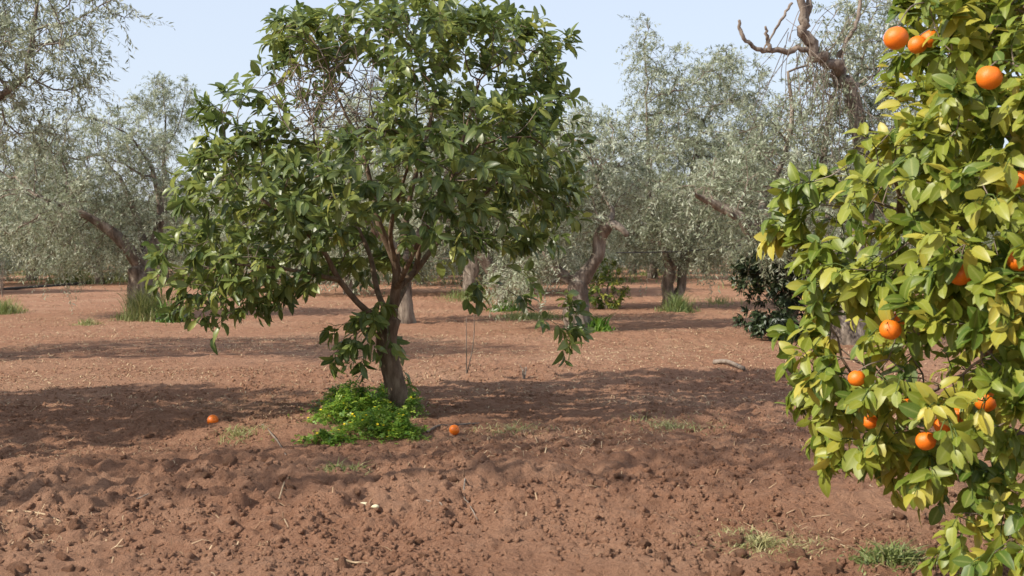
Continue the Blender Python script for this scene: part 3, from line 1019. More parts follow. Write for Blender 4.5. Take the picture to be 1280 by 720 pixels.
def olives():
    # forked olive at the left
    g = ground_pt(182, 396); Y = g[1]
    q = lambda px, py, d=0: P(px, py, Y + d)
    olive_tree('olive_tree', g, ([g - (0, 0, .15), q(180, 378), q(178, 355), q(176, 335)], [.33, .27, .24, .23]),
               [([q(176, 335), q(160, 312, -.2), q(140, 290, -.4), q(105, 268, -.6), q(60, 250, -.8)], [.15, .12, .09, .06, .03]),
                ([q(176, 335), q(190, 315, .1), q(197, 290, .2), q(200, 255, .3), q(190, 210, .3)], [.15, .13, .10, .06, .03]),
                ([q(176, 335), q(180, 310, .5), q(170, 270, 1.0), q(150, 220, 1.2)], [.10, .08, .06, .03])],
               [lobe(110, 200, Y, 95, 70, 1.3), lobe(50, 265, Y - .6, 75, 62, 1.2), lobe(165, 210, Y + .5, 60, 70, 1.2), lobe(130, 280, Y, 60, 40, 1.0),
                lobe(20, 200, Y, 70, 65, 1.2), lobe(215, 250, Y + .3, 40, 55, 1.0), lobe(95, 315, Y - .4, 60, 22, .8)],
               31, 'broad silvery olive tree with forked thick trunk rising from a green grass tuft', 420, 18, .072, .40, 0.7)
    # near olive whose sprays hang in from beyond the picture's upper corner
    b = np.array((-7.6, 13.6, hz(-7.6, 13.6)))
    olive_tree('olive_tree', b, ([b - (0, 0, .15), b + (.05, 0, .5), b + (0, .05, 1.1)], [.34, .27, .26]),
               [([b + (0, .05, 1.1), b + (.7, -.1, 1.8), b + (1.5, -.3, 2.6), b + (2.3, -.4, 3.2)], [.12, .08, .05, .03]),
                ([b + (0, .05, 1.1), b + (-.5, .3, 2.0), b + (-.8, .6, 3.0)], [.12, .08, .04]),
                ([b + (0, .05, 1.1), b + (.2, .6, 2.0), b + (.4, .9, 3.2), b + (.5, 1.0, 4.0)], [.12, .08, .05, .03])],
               [L3(b + (2.2, -.3, 3.5), (1.0, 1.2, .75)), L3(b + (1.3, 0, 4.1), (1.2, 1.4, .8)), L3(b + (-.8, .4, 3.6), (1.3, 1.5, 1.2)), L3(b + (2.0, .2, 2.75), (.55, .8, .35)),
                L3(b + (.3, .8, 4.4), (1.4, 1.4, .8)), L3(b + (-1.5, -.4, 2.4), (.9, 1.1, .8)), L3(b + (2.9, -.2, 4.1), (.55, .9, .45))],
               32, 'tall olive tree with airy fine sprays reaching out against the open sky', 420, 18, .065, .40, 0.75)
    # tall olive beside the viewpoint: only its dappled shade reaches the open soil
    b = np.array((-6.8, 4.8, hz(-6.8, 4.8)))
    olive_tree('olive_tree', b, ([b - (0, 0, .15), b + (.05, 0, .6), b + (.15, .05, 1.5), b + (.4, .1, 2.4)], [.26, .2, .17, .15]),
               [([b + (.4, .1, 2.4), b + (1.3, .6, 3.4), b + (2.4, 1.1, 4.1), b + (3.6, 1.5, 4.6)], [.08, .06, .04, .025]),
                ([b + (.4, .1, 2.4), b + (.6, .9, 3.4), b + (1.2, 1.6, 4.4)], [.08, .05, .025]),
                ([b + (.4, .1, 2.4), b + (1.3, 0, 3.5), b + (2.6, .1, 4.4)], [.08, .05, .025])],
               [L3(b + (3.5, 1.5, 4.6), (1.4, 1.3, .8)), L3(b + (2.1, 1.5, 4.6), (1.2, 1.1, .8)), L3(b + (2.8, .2, 4.7), (1.2, .8, .7)), L3(b + (4.4, 1.8, 4.7), (.8, .7, .45)), L3(b + (.5, .5, 4.2), (1.1, 1.2, .8))],
               40, 'high crowned olive tree beside the viewpoint shading the open soil', 230, 14, .075, .42, 0.45)
    # pollarded olive with the curved limb
    g = ground_pt(722, 413); Y = g[1]
    q = lambda px, py, d=0: P(px, py, Y + d)
    olive_tree('olive_tree', g, ([g - (0, 0, .15), q(722, 395), q(720, 372), q(722, 352)], [.27, .20, .17, .16]),
               [([q(722, 352), q(735, 338), q(748, 318), q(750, 298), q(760, 282, -.1), q(774, 284, -.15), q(784, 294, -.2)], [.125, .11, .10, .095, .09, .06, .045]),
                ([q(752, 296), q(762, 276, .1), q(765, 262, .2), q(750, 235, .3), q(740, 200, .4)], [.07, .05, .035, .025, .02]),
                ([q(722, 352), q(705, 345, .1), q(690, 328, .2), q(672, 300, .3), q(660, 262, .3)], [.09, .075, .06, .04, .025])],
               [lobe(680, 245, Y + .4, 60, 70, 1.1), lobe(735, 195, Y + .5, 50, 55, 1.0), lobe(670, 320, Y + .3, 45, 35, .8), lobe(745, 245, Y + .6, 38, 30, .7), lobe(640, 350, Y + .5, 30, 25, .6), lobe(720, 165, Y + .6, 30, 40, .7), lobe(780, 230, Y + .8, 30, 40, .7)],
               33, 'pollarded olive tree with a knobbly limb curving over like a hook', 420, 18, .075, .38, 0.8, tshift=0.1)
    # olives standing behind the citrus tree
    for (px, py, w, lean, seed, lab) in ((508, 404, .14, -6, 34, 'olive tree with straight dark trunk standing right behind the citrus trunk'),
                                         (632, 388, .13, -28, 35, 'olive tree with dark trunk leaning and forking low, weeds at its foot'),
                                         (586, 371, .17, 10, 36, 'olive tree with short stout trunk behind the low-forking leaning olive')):
        g = ground_pt(px, py); Y = g[1]; s = 1500 / Y
        q = lambda dx, z, d=0: np.array((g[0] + dx, Y + d, g[2] + z))
        ln = lean / s
        olive_tree('olive_tree', g, ([g - (0, 0, .15), q(ln * .2, .4), q(ln * .6, .8), q(ln, 1.15)], [w * 1.2, w, w * .92, w]),
                   [([q(ln, 1.15), q(ln - .5, 1.7, -.3), q(ln - 1.0, 2.5, -.5)], [w * .65, w * .45, w * .25]),
                    ([q(ln, 1.15), q(ln + .5, 1.8, .2), q(ln + .8, 2.7, .4)], [w * .65, w * .45, w * .25]),
                    ([q(ln, 1.15), q(ln, 1.9, .6), q(ln - .2, 3.0, .9)], [w * .55, w * .4, w * .2])],
                   [L3(q(-.9, 2.7), (1.2, 1.3, 1.0)), L3(q(.9, 2.8), (1.2, 1.3, 1.0)), L3(q(0, 3.5), (1.3, 1.3, .8)), L3(q(-1.5, 1.9), (.8, .9, .6)), L3(q(1.5, 1.9), (.8, .9, .6))],
                   seed, lab, 280, 16, .08, .40, 0.6)
    # the big olive at the right of the gap
    g = ground_pt(838, 386); Y = g[1]
    q = lambda px, py, d=0: P(px, py, Y + d)
    olive_tree('olive_tree', g, ([g - (0, 0, .15), q(836, 372), q(835, 355), q(838, 335)], [.17, .14, .12, .11]),
               [([q(838, 378, .1), q(850, 362, .15), q(853, 340, .2), q(862, 310, .3), q(880, 260, .4)], [.12, .11, .10, .07, .03]),
                ([q(838, 335), q(825, 300), q(812, 250), q(810, 190), q(808, 130)], [.09, .07, .05, .035, .02]),
                ([q(853, 340, .2), q(860, 280, .6), q(865, 210, .8), q(880, 150, .8)], [.08, .06, .04, .025])],
               [lobe(850, 220, Y, 85, 95, 1.8), lobe(880, 130, Y + .4, 90, 75, 1.8), lobe(812, 125, Y, 28, 85, .9), lobe(803, 45, Y, 16, 40, .5), lobe(820, 280, Y, 55, 50, 1.3),
                lobe(920, 210, Y + .5, 75, 85, 1.6), lobe(900, 300, Y, 50, 35, 1.2), lobe(785, 200, Y + .6, 40, 60, 1.2)],
               37, 'tall dense silvery olive tree on a pale split twin trunk with grass below', 520, 18, .078, .42, 0.8)
    # near olive behind the orange tree: thick crooked trunk, dead limb on top
    g = ground_pt(1065, 428); Y = g[1]
    q = lambda px, py, d=0: P(px, py, Y + d)
    root = olive_tree('olive_tree', g, ([g - (0, 0, .15), q(1060, 390), q(1050, 350), q(1030, 325), q(1000, 305)], [.32, .26, .23, .20, .17]),
               [([q(1000, 305), q(965, 300, -.1), q(940, 290, -.15), q(925, 272, -.2), q(900, 258, -.2), q(872, 245, -.3)], [.14, .12, .10, .085, .06, .03]),
                ([q(1050, 350), q(1075, 300, .3), q(1080, 230, .4), q(1072, 160, .3), q(1063, 110, .2)], [.17, .14, .12, .11, .10]),
                ([q(940, 290), q(955, 250, .3), q(975, 210, .5), q(990, 150, .6), q(985, 90, .7)], [.06, .05, .04, .03, .02]),
                ([q(1030, 325), q(1035, 270, .7), q(1030, 200, 1.0), q(1040, 120, 1.1)], [.08, .06, .05, .03])],
               [lobe(990, 190, Y + .8, 90, 80, 1.2), lobe(1045, 90, Y + 1.0, 55, 90, 1.1), lobe(930, 215, Y + .4, 65, 45, 1.0), lobe(960, 270, Y + .3, 60, 28, .7), lobe(1050, 220, Y + .8, 60, 70, 1.1),
                lobe(1100, 60, Y + 1.2, 50, 80, 1.0), lobe(945, 285, Y - .4, 45, 30, .5), lobe(900, 235, Y - .1, 50, 35, .6), lobe(985, 310, Y - .5, 40, 22, .5), lobe(1010, 260, Y - .4, 45, 40, .6), lobe(1120, 200, Y + .6, 80, 100, 1.2)],
               38, 'olive tree with thick crooked sideways trunk and a bare dead limb on top', 620, 18, .070, .38, 0.65)
    rng = np.random.default_rng(4)
    def dead(pts, r0, r1, name='dead_limb'):
        pp, rr = smooth_line([q(*p) for p in pts], np.linspace(r0, r1, len(pts)), 5)
        pp[1:] = pp[1:] + rng.normal(0, .35, pp[1:].shape) * rr[1:, None]
        v, f, t = tube(pp, rr, 8, .16, rng)
        return link(name, make_mesh(name, v - g, [f, t], M['dead_wood']), root)
    dead([(1064, 112, .2), (1045, 88, .1), (1022, 66, 0), (1004, 40, 0), (1002, 15, 0), (996, -30, 0)], .10, .05)
    dead([(1012, 60, 0), (985, 63, -.1), (955, 62, -.2), (938, 56, -.25), (926, 42, -.3), (924, 26, -.3)], .042, .02)
    dead([(962, 62, -.2), (959, 48, -.2), (957, 33, -.25)], .035, .015)
    dead([(1004, 30, 0), (1012, 5, .1), (1012, -30, .2)], .05, .03)
    dead([(1048, 72, .3), (1060, 50, .3), (1072, 25, .4), (1078, -10, .4)], .04, .02)
    dead([(990, 4, 0), (978, 22, -.1), (965, 45, -.1), (955, 60, -.2)], .02, .012)
    b = Bag()
    for _ in range(60):      # dry vines hanging from the dead limb
        t = rng.random()
        s0 = q(1068 - 80 * t + rng.normal() * 8, 115 - 75 * t + rng.normal() * 10, rng.normal() * .25)
        ln = 0.5 + 1.3 * rng.random()
        e = s0 + np.array((rng.normal() * .35, rng.normal() * .2, -ln * (0.9 if rng.random() < .7 else -.4)))
        m = (s0 + e) / 2 + rng.normal(0, .12, 3)
        pp, rr = smooth_line([s0, m, e], [.007, .006, .004], 4)
        v, f, _t = tube(pp, rr, 3, 0, None, False)
        b.add(v, f)
    o = link('dry_vines', b.mesh('dry_vines', M['dead_wood'], g), root); o['kind'] = 'stuff'
    # tall thin tree far behind on the left
    Y = 42.0
    g = np.array((P(205, 300, Y)[0], Y, hz(P(205, 300, Y)[0], Y)))
    q = lambda px, py, d=0: P(px, py, Y + d)
    olive_tree('tall_tree', g, ([g - (0, 0, .2), q(204, 300), q(206, 240), q(204, 190)], [.16, .12, .09, .06]),
               [([q(204, 190), q(207, 150), q(203, 110)], [.045, .03, .015]), ([q(204, 190), q(222, 160), q(234, 115)], [.035, .025, .012]), ([q(204, 200), q(190, 165), q(182, 130)], [.03, .022, .012])],
               [lobe(203, 112, Y, 16, 16, .6), lobe(235, 118, Y, 14, 18, .5), lobe(180, 132, Y, 14, 12, .5), lobe(205, 140, Y, 20, 14, .6), lobe(228, 150, Y, 16, 14, .5), lobe(205, 175, Y, 22, 12, .6)],
               39, 'slender tall tree with small open crown sticking up above the olives', 200, 16, .10, .45, .8, step=.2, kill=.2)
olives()

# generic olives for the rows behind: three models, copied
def copy_tree(src, loc, rz, sc):
    r = src.copy(); COL.objects.link(r)
    r.location = tuple(loc); r.rotation_euler = (0, 0, rz); r.scale = sc
    for ch in src.children:
        c = ch.copy(); COL.objects.link(c); c.parent = r
    return r

def far_olives():
    rng = np.random.default_rng(9)
    label = 'grey-green olive tree in the crowded far rows of the grove'
    group = 'olive trees of the far rows'
    spots = []
    for Y in (32, 37.5, 43, 50, 58, 68, 80, 95):
        half = 0.47 * Y + 3
        n = int(2 * half / (4.2 + Y * 0.012))
        for k in range(n):
            x = -half + (k + 0.5) * 2 * half / n + rng.normal() * 0.8
            y = Y + rng.normal() * 1.1
            px = 640 + FPX * x / y
            # the way between the rows stays open
            if y < 40 and 870 < px < 945: continue
            if y < 36 and (0 < px < 160 or 730 < px < 860): continue
            spots.append((x, y))
    protos = []
    for i, (x, y) in enumerate(spots):
        z = hz(x, y) - 0.02
        if i < 4:
            g = np.array((0., 0., 0.))
            w = .15
            s = rng.normal(0, .25, 6)
            protos.append(olive_tree('olive_tree', g, ([(0, 0, -.2), (s[0] * .3, 0, .45), (s[0], s[1], 1.0)], [w * 1.25, w, w]),
                          [([(s[0], s[1], 1.0), (s[0] + .6, s[2], 1.7), (s[0] + 1.1, s[2], 2.5)], [w * .7, w * .45, w * .2]),
                           ([(s[0], s[1], 1.0), (s[0] - .6, s[3], 1.6), (s[0] - 1.0, s[3], 2.5)], [w * .7, w * .45, w * .2]),
                           ([(s[0], s[1], 1.0), (s[0], .6 + s[4], 1.8), (s[5], .9, 2.8)], [w * .6, w * .4, w * .2])],
                          [L3((1.1, s[1], 2.3), (1.2, 1.3, 1.1)), L3((-1.1, s[2], 2.3), (1.2, 1.3, 1.1)), L3((0, .9, 2.6), (1.3, 1.1, 1.0)), L3((0, -.9, 2.2), (1.3, 1.0, 1.0)),
                           L3((s[3], s[4], 3.3), (1.2, 1.2, .7)), L3((1.6, s[5], 1.1), (.9, 1.0, .8)), L3((-1.6, s[0], 1.1), (.9, 1.0, .8)), L3((s[1], -1.6, 1.1), (1.0, .8, .8)), L3((s[2], 1.6, 1.1), (1.0, .8, .8))],
                          200 + i, label, 420, 14, .11, .45, 0.7, step=.22, kill=.25, group=group, tshift=0.05))
            t = protos[-1]
            t.location = (x, y, z); t.rotation_euler = (0, 0, 6.28 * rng.random())
        else:
            sc = 0.85 + 0.3 * rng.random()
            copy_tree(protos[i % 4], (x, y, z), 6.28 * rng.random(), (sc, sc, sc * (0.9 + 0.2 * rng.random())))
    print('far olives', len(spots))
far_olives()
t = copy_tree(CITRUS, (-6.5, 8.7, hz(-6.5, 8.7)), 2.2, (1.12, 1.12, 1.1))
t['label'] = 'neighbouring citrus tree of the same row shading the open soil'

# ------------------------------------------------------------------ bushes
def bush(name, g, lobes, seed, label, mat, n, size, stem_r=.03, per=6, shoots=.7):
    rng = np.random.default_rng(seed)
    root = empty(name, g)
    tag(root, label, 'bush')
    sk = Skeleton()
    g = np.asarray(g, float)
    h = max(l[0][2] for l in lobes) - g[2]
    sk.line([g - (0, 0, .08), g + (0, 0, h * .3), g + (0.03, 0, h * .7)], [stem_r * 1.3, stem_r, stem_r * .6], 0, sub=4)
    for i in range(4):
        a = i * 1.57 + .5
        e = g + np.array((math.cos(a) * h * .35, math.sin(a) * h * .35, h * .55))
        sk.branch([g + (0, 0, h * .15), (g + (0, 0, h * .15) + e) / 2 + (0, 0, .04), e], [stem_r * .8, stem_r * .6, stem_r * .3], i + 1)
    att = sample_lobes(lobes, n, rng, .4)
    att = att[att[:, 2] > g[2] + .08]
    sk.colonize(att, .13, .15, rng, tip=.003, rmax=.02)
    wood_parts(sk, root, g, M['olive_bark'], M['twig'], rng, .012, .08)
    c = np.mean([l[0] for l in lobes], 0)
    pos, D, N, S, T, stems = citrus_leaves(sk, rng, size, per, shoots, c, .008, None, .3, .12)
    o = link('crown', leaf_cloud('crown', [leaf_shape(.15, .3, .48, 1)], np.zeros(len(pos), int), pos, frames(D, N), S, T, M[mat], g), root)
    o['kind'] = 'stuff'
    return root

g = ground_pt(758, 386); Y = g[1]
bush('lemon_bush', g, [lobe(757, 345, Y, 20, 18, .4), lobe(757, 368, Y, 24, 18, .45), lobe(745, 358, Y + .2, 14, 18, .3)], 51,
     'sunlit yellow-green young lemon bush beside the hooked olive', 'lemon_leaf', 420, .11, .03, 6, 2.2)
g = ground_pt(985, 424); Y = g[1]
bush('dark_bush', g, [lobe(985, 380, Y, 42, 38, .6), lobe(960, 340, Y, 36, 30, .5), lobe(1000, 345, Y, 30, 35, .5), lobe(970, 405, Y, 28, 18, .4), lobe(938, 345, Y, 18, 24, .3), lobe(975, 330, Y - .2, 40, 24, .4), lobe(955, 390, Y - .1, 22, 26, .4)], 52,
     'dark green ivy-like bush under the crooked sideways olive trunk', 'dark_leaf', 1100, .105, .04, 8, 4.2)

# ------------------------------------------------------------------ weeds, grass, straw
def blades(cx, cy, rx, ry, n, hgt, rng, lean=0.5, wid=0.006):
    a = rng.random(n) * 6.283; r = np.clip(np.abs(rng.normal(0, .55, n)), 0, 1.15)
    x = cx + np.cos(a) * r * rx; y = cy + np.sin(a) * r * ry
    z = height(x, y) - .004
    h = hgt * (0.2 + 0.9 * rng.random(n) ** 1.3) * (1 - 0.75 * r ** 2) * (0.4 + 1.1 * vnoise(x / (rx * .35), y / (ry * .35), 7))
    d = rng.normal(size=(n, 2)) * lean * h[:, None]
    w = rng.normal(size=(n, 2)); w = w / np.linalg.norm(w, axis=1, keepdims=True) * wid
    p0 = np.stack([x - w[:, 0], y - w[:, 1], z], 1); p1 = np.stack([x + w[:, 0], y + w[:, 1], z], 1)
    m = np.stack([x + d[:, 0] * .4, y + d[:, 1] * .4, z + h * .65], 1)
    w3 = np.stack([w[:, 0], w[:, 1], np.zeros(n)], 1) * .7
    t = np.stack([x + d[:, 0], y + d[:, 1], z + h * (1 - .2 * rng.random(n))], 1)
    v = np.stack([p0, p1, m + w3, m - w3, t], 1).reshape(-1, 3)
    i = (np.arange(n) * 5)[:, None]
    return v, i + np.array([[0, 1, 2, 3]]), i + np.array([[3, 2, 4]])

def grass_patch(name, px, py, wpx, dep, n, hgt, label, seed, tone=.4, cat='grass', mat='grass', lean=.5, wid=.006):
    rng = np.random.default_rng(seed)
    g = ground_pt(px, py)
    rx = wpx * g[1] / FPX
    v, q, t = blades(g[0], g[1], rx, dep, n, hgt, rng, lean, wid)
    tint = np.repeat(np.clip(rng.normal(tone, .2, n), 0, 1), 5)
    o = link(name, make_mesh(name, v - g, [q, t], M[mat], True, tint), None, g)
    tag(o, label, cat, kind='stuff')

grass_patch('grass_tuft', 186, 400, 44, .7, 1700, .62, 'tall fresh grass tuft round the forked olive trunk', 61, .55, mat='grass')
grass_patch('grass_tuft', 215, 403, 20, .4, 400, .42, 'darker weeds beside the tall grass tuft of the forked olive', 62, .1, mat='weed', wid=.014)
grass_patch('grass_tuft', 6, 392, 26, .9, 700, .34, 'olive-green grass clump in open soil near the bare shrub', 63, .4)
grass_patch('grass_tuft', 150, 352, 50, 2.2, 1500, .40, 'pale green grass strip at the end of the black pipe', 64, .55)
grass_patch('grass_tuft', 85, 350, 20, 1.0, 500, .7, 'tall green grass stand beyond the black pipe', 65, .4)
grass_patch('grass_tuft', 845, 390, 28, .6, 900, .42, 'green grass mound below the pale twin trunk olive', 66, .2)
grass_patch('grass_tuft', 745, 412, 26, .6, 500, .22, 'leafy green weeds round the foot of the hooked olive', 67, .3, mat='weed', wid=.014)
grass_patch('grass_tuft', 665, 398, 60, 1.1, 1500, .16, 'low green grass between the hooked olive and leaning olive', 68, .35)
grass_patch('grass_tuft', 632, 388, 26, .6, 600, .36, 'dark weeds at the foot of the low-forking leaning olive', 69, .1, mat='weed', wid=.012)
grass_patch('grass_tuft', 590, 374, 50, 1.8, 1200, .28, 'bright green grass round the short stout olive trunk', 70, .3)
grass_patch('grass_tuft', 430, 591, 40, .16, 420, .07, 'small flattened grass patch in front of the clover weeds', 71, .55, lean=1.3, wid=.004)
grass_patch('grass_tuft', 300, 545, 50, .35, 380, .06, 'sparse dying grass beside the fallen orange in open soil', 72, .75, lean=1.3, wid=.004)
grass_patch('grass_tuft', 955, 683, 110, .36, 1000, .045, 'dry yellowish grass mat on the soil near the orange tree skirt', 73, .85, lean=1.6, wid=.003)
grass_patch('grass_tuft', 1120, 700, 85, .25, 600, .07, 'green seedling weeds on the soil under the orange tree skirt', 74, .4, lean=1.2, wid=.006)
grass_patch('grass_tuft', 840, 535, 90, .6, 550, .06, 'thin withered grass streak in the shaded soil behind the ridge', 75, .85, lean=1.4, wid=.004)
grass_patch('grass_tuft', 640, 540, 70, .5, 420, .06, 'thin withered grass streak beside the fallen twig and orange', 76, .8, lean=1.4, wid=.004)
grass_patch('grass_tuft', 110, 406, 24, .4, 260, .12, 'short yellow-green grass on bare soil a step from the forked olive', 77, .6)
grass_patch('grass_tuft', 900, 380, 60, 2.5, 260, .2, 'sparse grass along the far way between the olive rows', 78, .4)

def far_grass():
    rng = np.random.default_rng(79)
    V, Q, T, n0 = [], [], [], 0
    for k in range(60):
        y = 34 + 45 * rng.random(); x = (rng.random() - .5) * .95 * y
        v, q, t = blades(x, y, 1.2 + rng.random(), .5 + .6 * rng.random(), 260, .30 + .3 * rng.random(), rng, .5, .016)
        V.append(v); Q.append(q + n0); T.append(t + n0); n0 += len(v)
    tint = np.repeat(np.clip(rng.normal(.4, .25, n0 // 5), 0, 1), 5)
    o = link('undergrowth', make_mesh('undergrowth', np.concatenate(V), [np.concatenate(Q), np.concatenate(T)], M['grass'], True, tint))
    tag(o, 'patchy green grass growing under the far olive rows', 'grass', kind='stuff')
far_grass()

def weed_patch():
    rng = np.random.default_rng(81)
    base = ground_pt(462, 535)
    n = 8500
    # clumps: (px, py, radius px, depth m, height m)
    cl = ((490, 508, 34, .30, .24), (455, 518, 48, .42, .23), (430, 528, 38, .35, .20), (470, 545, 50, .30, .17), (505, 545, 26, .2, .13), (425, 510, 30, .35, .17), (412, 553, 38, .14, .06), (515, 520, 16, .2, .17))
    w = np.array([c[2] * c[3] for c in cl]); w /= w.sum()
    ii = rng.choice(len(cl), n, p=w)
    cen = np.array([ground_pt(c[0], c[1]) for c in cl])
    a = rng.random(n) * 6.283; r = np.abs(rng.normal(0, .55, n))
    C = np.array(cl)
    x = cen[ii, 0] + np.cos(a) * r * C[ii, 2] * cen[ii, 1] / FPX
    y = cen[ii, 1] + np.sin(a) * r * C[ii, 3]
    lumpy = 0.35 + 1.3 * vnoise(x / .07, y / .07, 91)
    top = C[ii, 4] * np.clip(np.exp(-1.1 * r ** 2), 0.12, 1) * lumpy * 1.05
    z = height(x, y) + top * (0.45 + 0.55 * rng.random(n))
    pos = np.stack([x, y, z], 1)
    D = unit(rng.normal(size=(n, 3)) * (1, 1, .35)); N = unit(rng.normal(0, .45, (n, 3)) + (0, 0, 1))
    S = .014 + .018 * rng.random(n)
    v3, q3 = OLIVE_V * (1, 2.6, 1), OLIVE_Q
    # three leaflets round one point
    tv, tq = [], []
    for k in range(3):
        c, s = math.cos(k * 2.094), math.sin(k * 2.094)
        tv.append(np.stack([v3[:, 0] * c - v3[:, 1] * s, v3[:, 0] * s + v3[:, 1] * c, v3[:, 2]], 1)); tq.append(q3 + k * len(v3))
    o = link('weed_patch', leaf_cloud('weed_patch', [(np.vstack(tv), np.vstack(tq))], np.zeros(n, int), pos, frames(D, N), S, np.clip(rng.normal(.5, .24, n), 0, 1), M['weed'], base), None, base)
    tag(o, 'lush bright green clover weeds with tiny yellow flowers round the citrus trunk', 'weeds', kind='stuff')
    # stems
    k = rng.choice(n, 1800, replace=False)
    e = pos[k]; s0 = e.copy(); s0[:, 2] = height(s0[:, 0], s0[:, 1]) - .01
    s0[:, :2] += rng.normal(0, .015, (len(k), 2))
    v, q = thin_sticks(s0, (s0 + e) / 2 + rng.normal(0, .006, e.shape), e, .0016)
    st = link('stems', make_mesh('stems', v - base, [q], M['weed'], True, np.full(len(v), .4)), o); st['kind'] = 'stuff'
    # flowers
    m = 260
    k = rng.choice(n, m, replace=False)
    fp = pos[k] + (0, 0, .012)
    fv, fq = leaf_shape(-.15, .3, .7, 1)
    tv, tq = [], []
    for j in range(5):
        c, s = math.cos(j * 1.2566), math.sin(j * 1.2566)
        tv.append(np.stack([fv[:, 0] * c - fv[:, 1] * s, fv[:, 0] * s + fv[:, 1] * c, fv[:, 2]], 1)); tq.append(fq + j * len(fv))
    f = link('flowers', leaf_cloud('flowers', [(np.vstack(tv), np.vstack(tq))], np.zeros(m, int), fp, frames(unit(rng.normal(size=(m, 3)) * (1, 1, .2)), unit(rng.normal(0, .3, (m, 3)) + (0, -.3, 1))), np.full(m, .012), np.zeros(m), M['flower'], base), o)
    f['kind'] = 'stuff'
weed_patch()

def straw():
    rng = np.random.default_rng(101)
    n = 75000
    Y = 4.8 + 26 * rng.random(n) ** 1.1
    X = (rng.random(n) - .5) * (1.0 * Y + 1)
    dens = fbm(X / 1.6, Y / .8, 401, 3) + .22 * np.exp(-((Y - 15.5) / 3.5) ** 2) - .20 * np.clip((9.5 - Y) / 3, 0, 1)
    dens += .25 * np.exp(-(((X - 1.25) / .45) ** 2 + ((Y - 5.6) / .25) ** 2))
    k = rng.random(n) < np.clip(.28 + 2.2 * dens, .02, 1)
    X, Y = X[k], Y[k]; n = len(X)
    L = (.015 + .075 * rng.random(n) ** 2.4) * (1 + Y / 25)
    a = rng.random(n) * 6.283
    d = np.stack([np.cos(a), np.sin(a)], 1) * L[:, None] / 2
    w = np.stack([-np.sin(a), np.cos(a)], 1) * (.0013 + .0016 * rng.random(n))[:, None] * (0.55 + Y / 8.5)[:, None]
    cx = np.stack([X, Y], 1)
    b = rng.normal(0, .12, n)[:, None] * np.stack([-np.sin(a), np.cos(a)], 1) * L[:, None]
    lift = .006 + .012 * rng.random(n)
    def ring(c, up):
        z = height(c[:, 0], c[:, 1]) + up
        return [np.stack([c[:, 0] - w[:, 0], c[:, 1] - w[:, 1], z], 1), np.stack([c[:, 0] + w[:, 0], c[:, 1] + w[:, 1], z + .001], 1)]
    V = np.stack(ring(cx - d, .001) + ring(cx + b, lift) + ring(cx + d, .002), 1).reshape(-1, 3)
    i = (np.arange(n) * 6)[:, None]
    q = np.concatenate([i + np.array([[0, 1, 3, 2]]), i + np.array([[2, 3, 5, 4]])])
    o = link('straw_litter', make_mesh('straw_litter', V, [q], M['straw'], True, np.repeat(rng.random(n) ** 1.3, 6)))
    tag(o, 'pale dry straw and chaff strewn over the red soil', 'straw', kind='stuff')
straw()

# ------------------------------------------------------------------ fallen fruit, twigs, stones, pipe
for (px, py, r, lab) in ((266, 527, .045, 'fallen orange lying alone in open soil beside dying grass'),
                         (568, 540, .038, 'fallen orange lying on the soil beside the fallen curved twig')):
    g = ground_pt(px, py + 4)
    o = empty('orange', g + (0, 0, r * .75))
    tag(o, lab, 'orange', 'oranges fallen on the ground')
    b = link('peel', ORANGE_MESH[1], o); b.scale = (r, r, r); b.rotation_euler = (1.1, .5, .3)
    link('calyx', CALYX, b)

def stick(name, pts, r0, r1, label, mat='dead_wood', cat='twig', side=None):
    g = [ground_pt(a, b) for a, b in pts]
    o0 = g[0].copy()
    pp, rr = smooth_line([p + (0, 0, r0 * .6) for p in g], np.linspace(r0, r1, len(g)), 6)
    pp[:, 2] = np.maximum(pp[:, 2], height(pp[:, 0], pp[:, 1]) + rr * .5)
    k = np.ones(5) / 5
    if name == 'stick':
        pp[:, 2] = np.linspace(pp[0, 2], pp[-1, 2], len(pp)) + .01
    elif len(pp) > 8:
        zz = np.convolve(np.pad(pp[:, 2], 2, mode='edge'), k, 'valid'); pp[:, 2] = zz
    rng = np.random.default_rng(abs(int(pts[0][0])))
    bg = Bag(); bg.add(*tube(pp, rr, 7, .12, rng))
    for s in side or ():
        i = int(s[0] * (len(pp) - 1))
        e = ground_pt(*s[1]) + (0, 0, r1)
        bg.add(*tube([pp[i], (pp[i] + e) / 2 + (0, 0, .01), e], [r1 * 1.2, r1, r1 * .6], 5))
    o = link(name, bg.mesh(name, M[mat], o0), None, o0)
    tag(o, label, cat)

stick('twig', [(533, 544), (548, 535), (565, 530), (600, 529)], .010, .006, 'curved grey fallen twig beside the fallen orange near the weeds')
stick('twig', [(328, 533), (338, 541), (347, 552), (358, 566)], .008, .005, 'dark fallen twig lying in the sparse dying grass', 'twig')
stick('stick', [(362, 598), (356, 612), (349, 627)], .007, .004, 'straight pale dry stalk lying on foreground soil', 'stalk')
stick('twig', [(581, 603), (580, 622), (586, 638), (597, 647)], .005, .003, 'thin bent grey twig on tilled soil', 'dead_wood')
stick('stick', [(893, 455), (910, 459), (930, 464)], .030, .020, 'short thick grey stick lying in front of the dark bush', 'dead_wood', 'stick')
stick('twig', [(418, 702), (438, 704), (460, 707)], .007, .004, 'short pale twig among the foreground clods', 'stalk')
stick('twig', [(532, 624), (546, 632), (556, 636)], .004, .003, 'tiny grey twig beside the two pale stones', 'dead_wood')
stick('twig', [(10, 643), (45, 643), (76, 646)], .006, .004, 'long pale straw stalk lying flat on the soil', 'stalk')
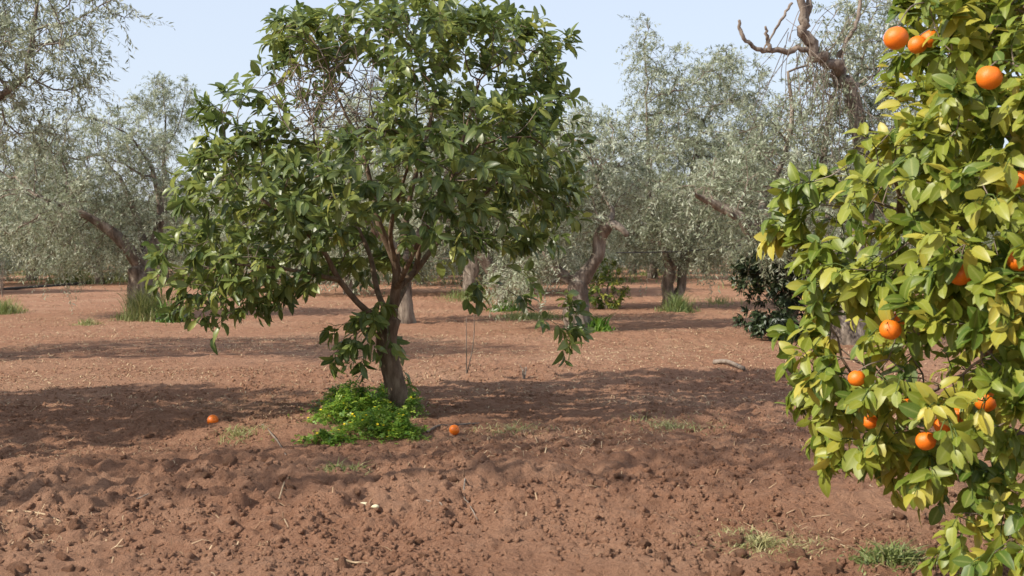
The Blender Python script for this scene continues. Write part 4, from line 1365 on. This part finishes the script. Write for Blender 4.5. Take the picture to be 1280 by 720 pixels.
stick('twig', [(155, 628), (172, 627), (190, 622)], .008, .004, 'short greenish twig lying in a hollow of the soil', 'twig')
stick('pipe', [(-30, 366), (0, 363), (40, 360), (80, 357), (118, 354)], .045, .045, 'black irrigation pipe lying along the soil toward the pale grass strip', 'pipe', 'pipe')

def standing_shrub():
    rng = np.random.default_rng(121)
    for (px, py, h, n, spread, lab) in ((3, 372, 1.0, 10, .25, 'leafless pale shrub of upright bare stems by the black pipe'),
                                        (655, 474, .16, 5, .10, 'short cluster of dead brown stalks standing in open soil'),
                                        (583, 470, .85, 2, .10, 'thin bare upright stem standing alone in the soil beside the citrus')):
        g = ground_pt(px, py)
        root = empty('dead_shrub', g); tag(root, lab, 'shrub')
        for _ in range(n):
            a = rng.random() * 6.28; s = spread * rng.random()
            e = np.array((math.cos(a) * s, math.sin(a) * s, h * (.6 + .4 * rng.random())))
            pp, rr = smooth_line([(0, 0, -.03), e * .5 + rng.normal(0, .02, 3), e], [.007, .006, .003], 4)
            v, q, t = tube(pp, rr, 5, 0, None)
            link('stem', make_mesh('stem', v, [q, t], M['dead_wood']), root)
standing_shrub()

for k, (px, py, r) in enumerate(((455, 633, .024), (469, 633, .017))):
    rng = np.random.default_rng(140 + k)
    g = ground_pt(px, py)
    j = 1 + .2 * (rng.random((len(IV2), 1)) - .5) * .4 + .10 * np.sin(IV2 @ rng.normal(0, 2, 3))[:, None]
    o = link('stone', make_mesh('stone', IV2 * j * (1.2 * r, .8 * r, .6 * r), [IF2], M['stone']), None, g + (0, 0, r * .3))
    tag(o, ('larger pale cream stone of a pair lying on the soil', 'smaller pale cream stone of a pair lying on the soil')[k], 'stone')

# wire stretched between the olives
def wire():
    a, b = P(770, 316, 24), P(935, 306, 24)
    m = (a + b) / 2 + (0, 0, -.05)
    pp, rr = smooth_line([a, m, b], [.012, .012, .012], 8)
    v, q, t = tube(pp, rr, 5, 0, None)
    o = link('wire', make_mesh('wire', v - a, [q, t], M['pipe']), None, a)
    tag(o, 'thin dark wire strung level between the olive crowns', 'wire')
wire()
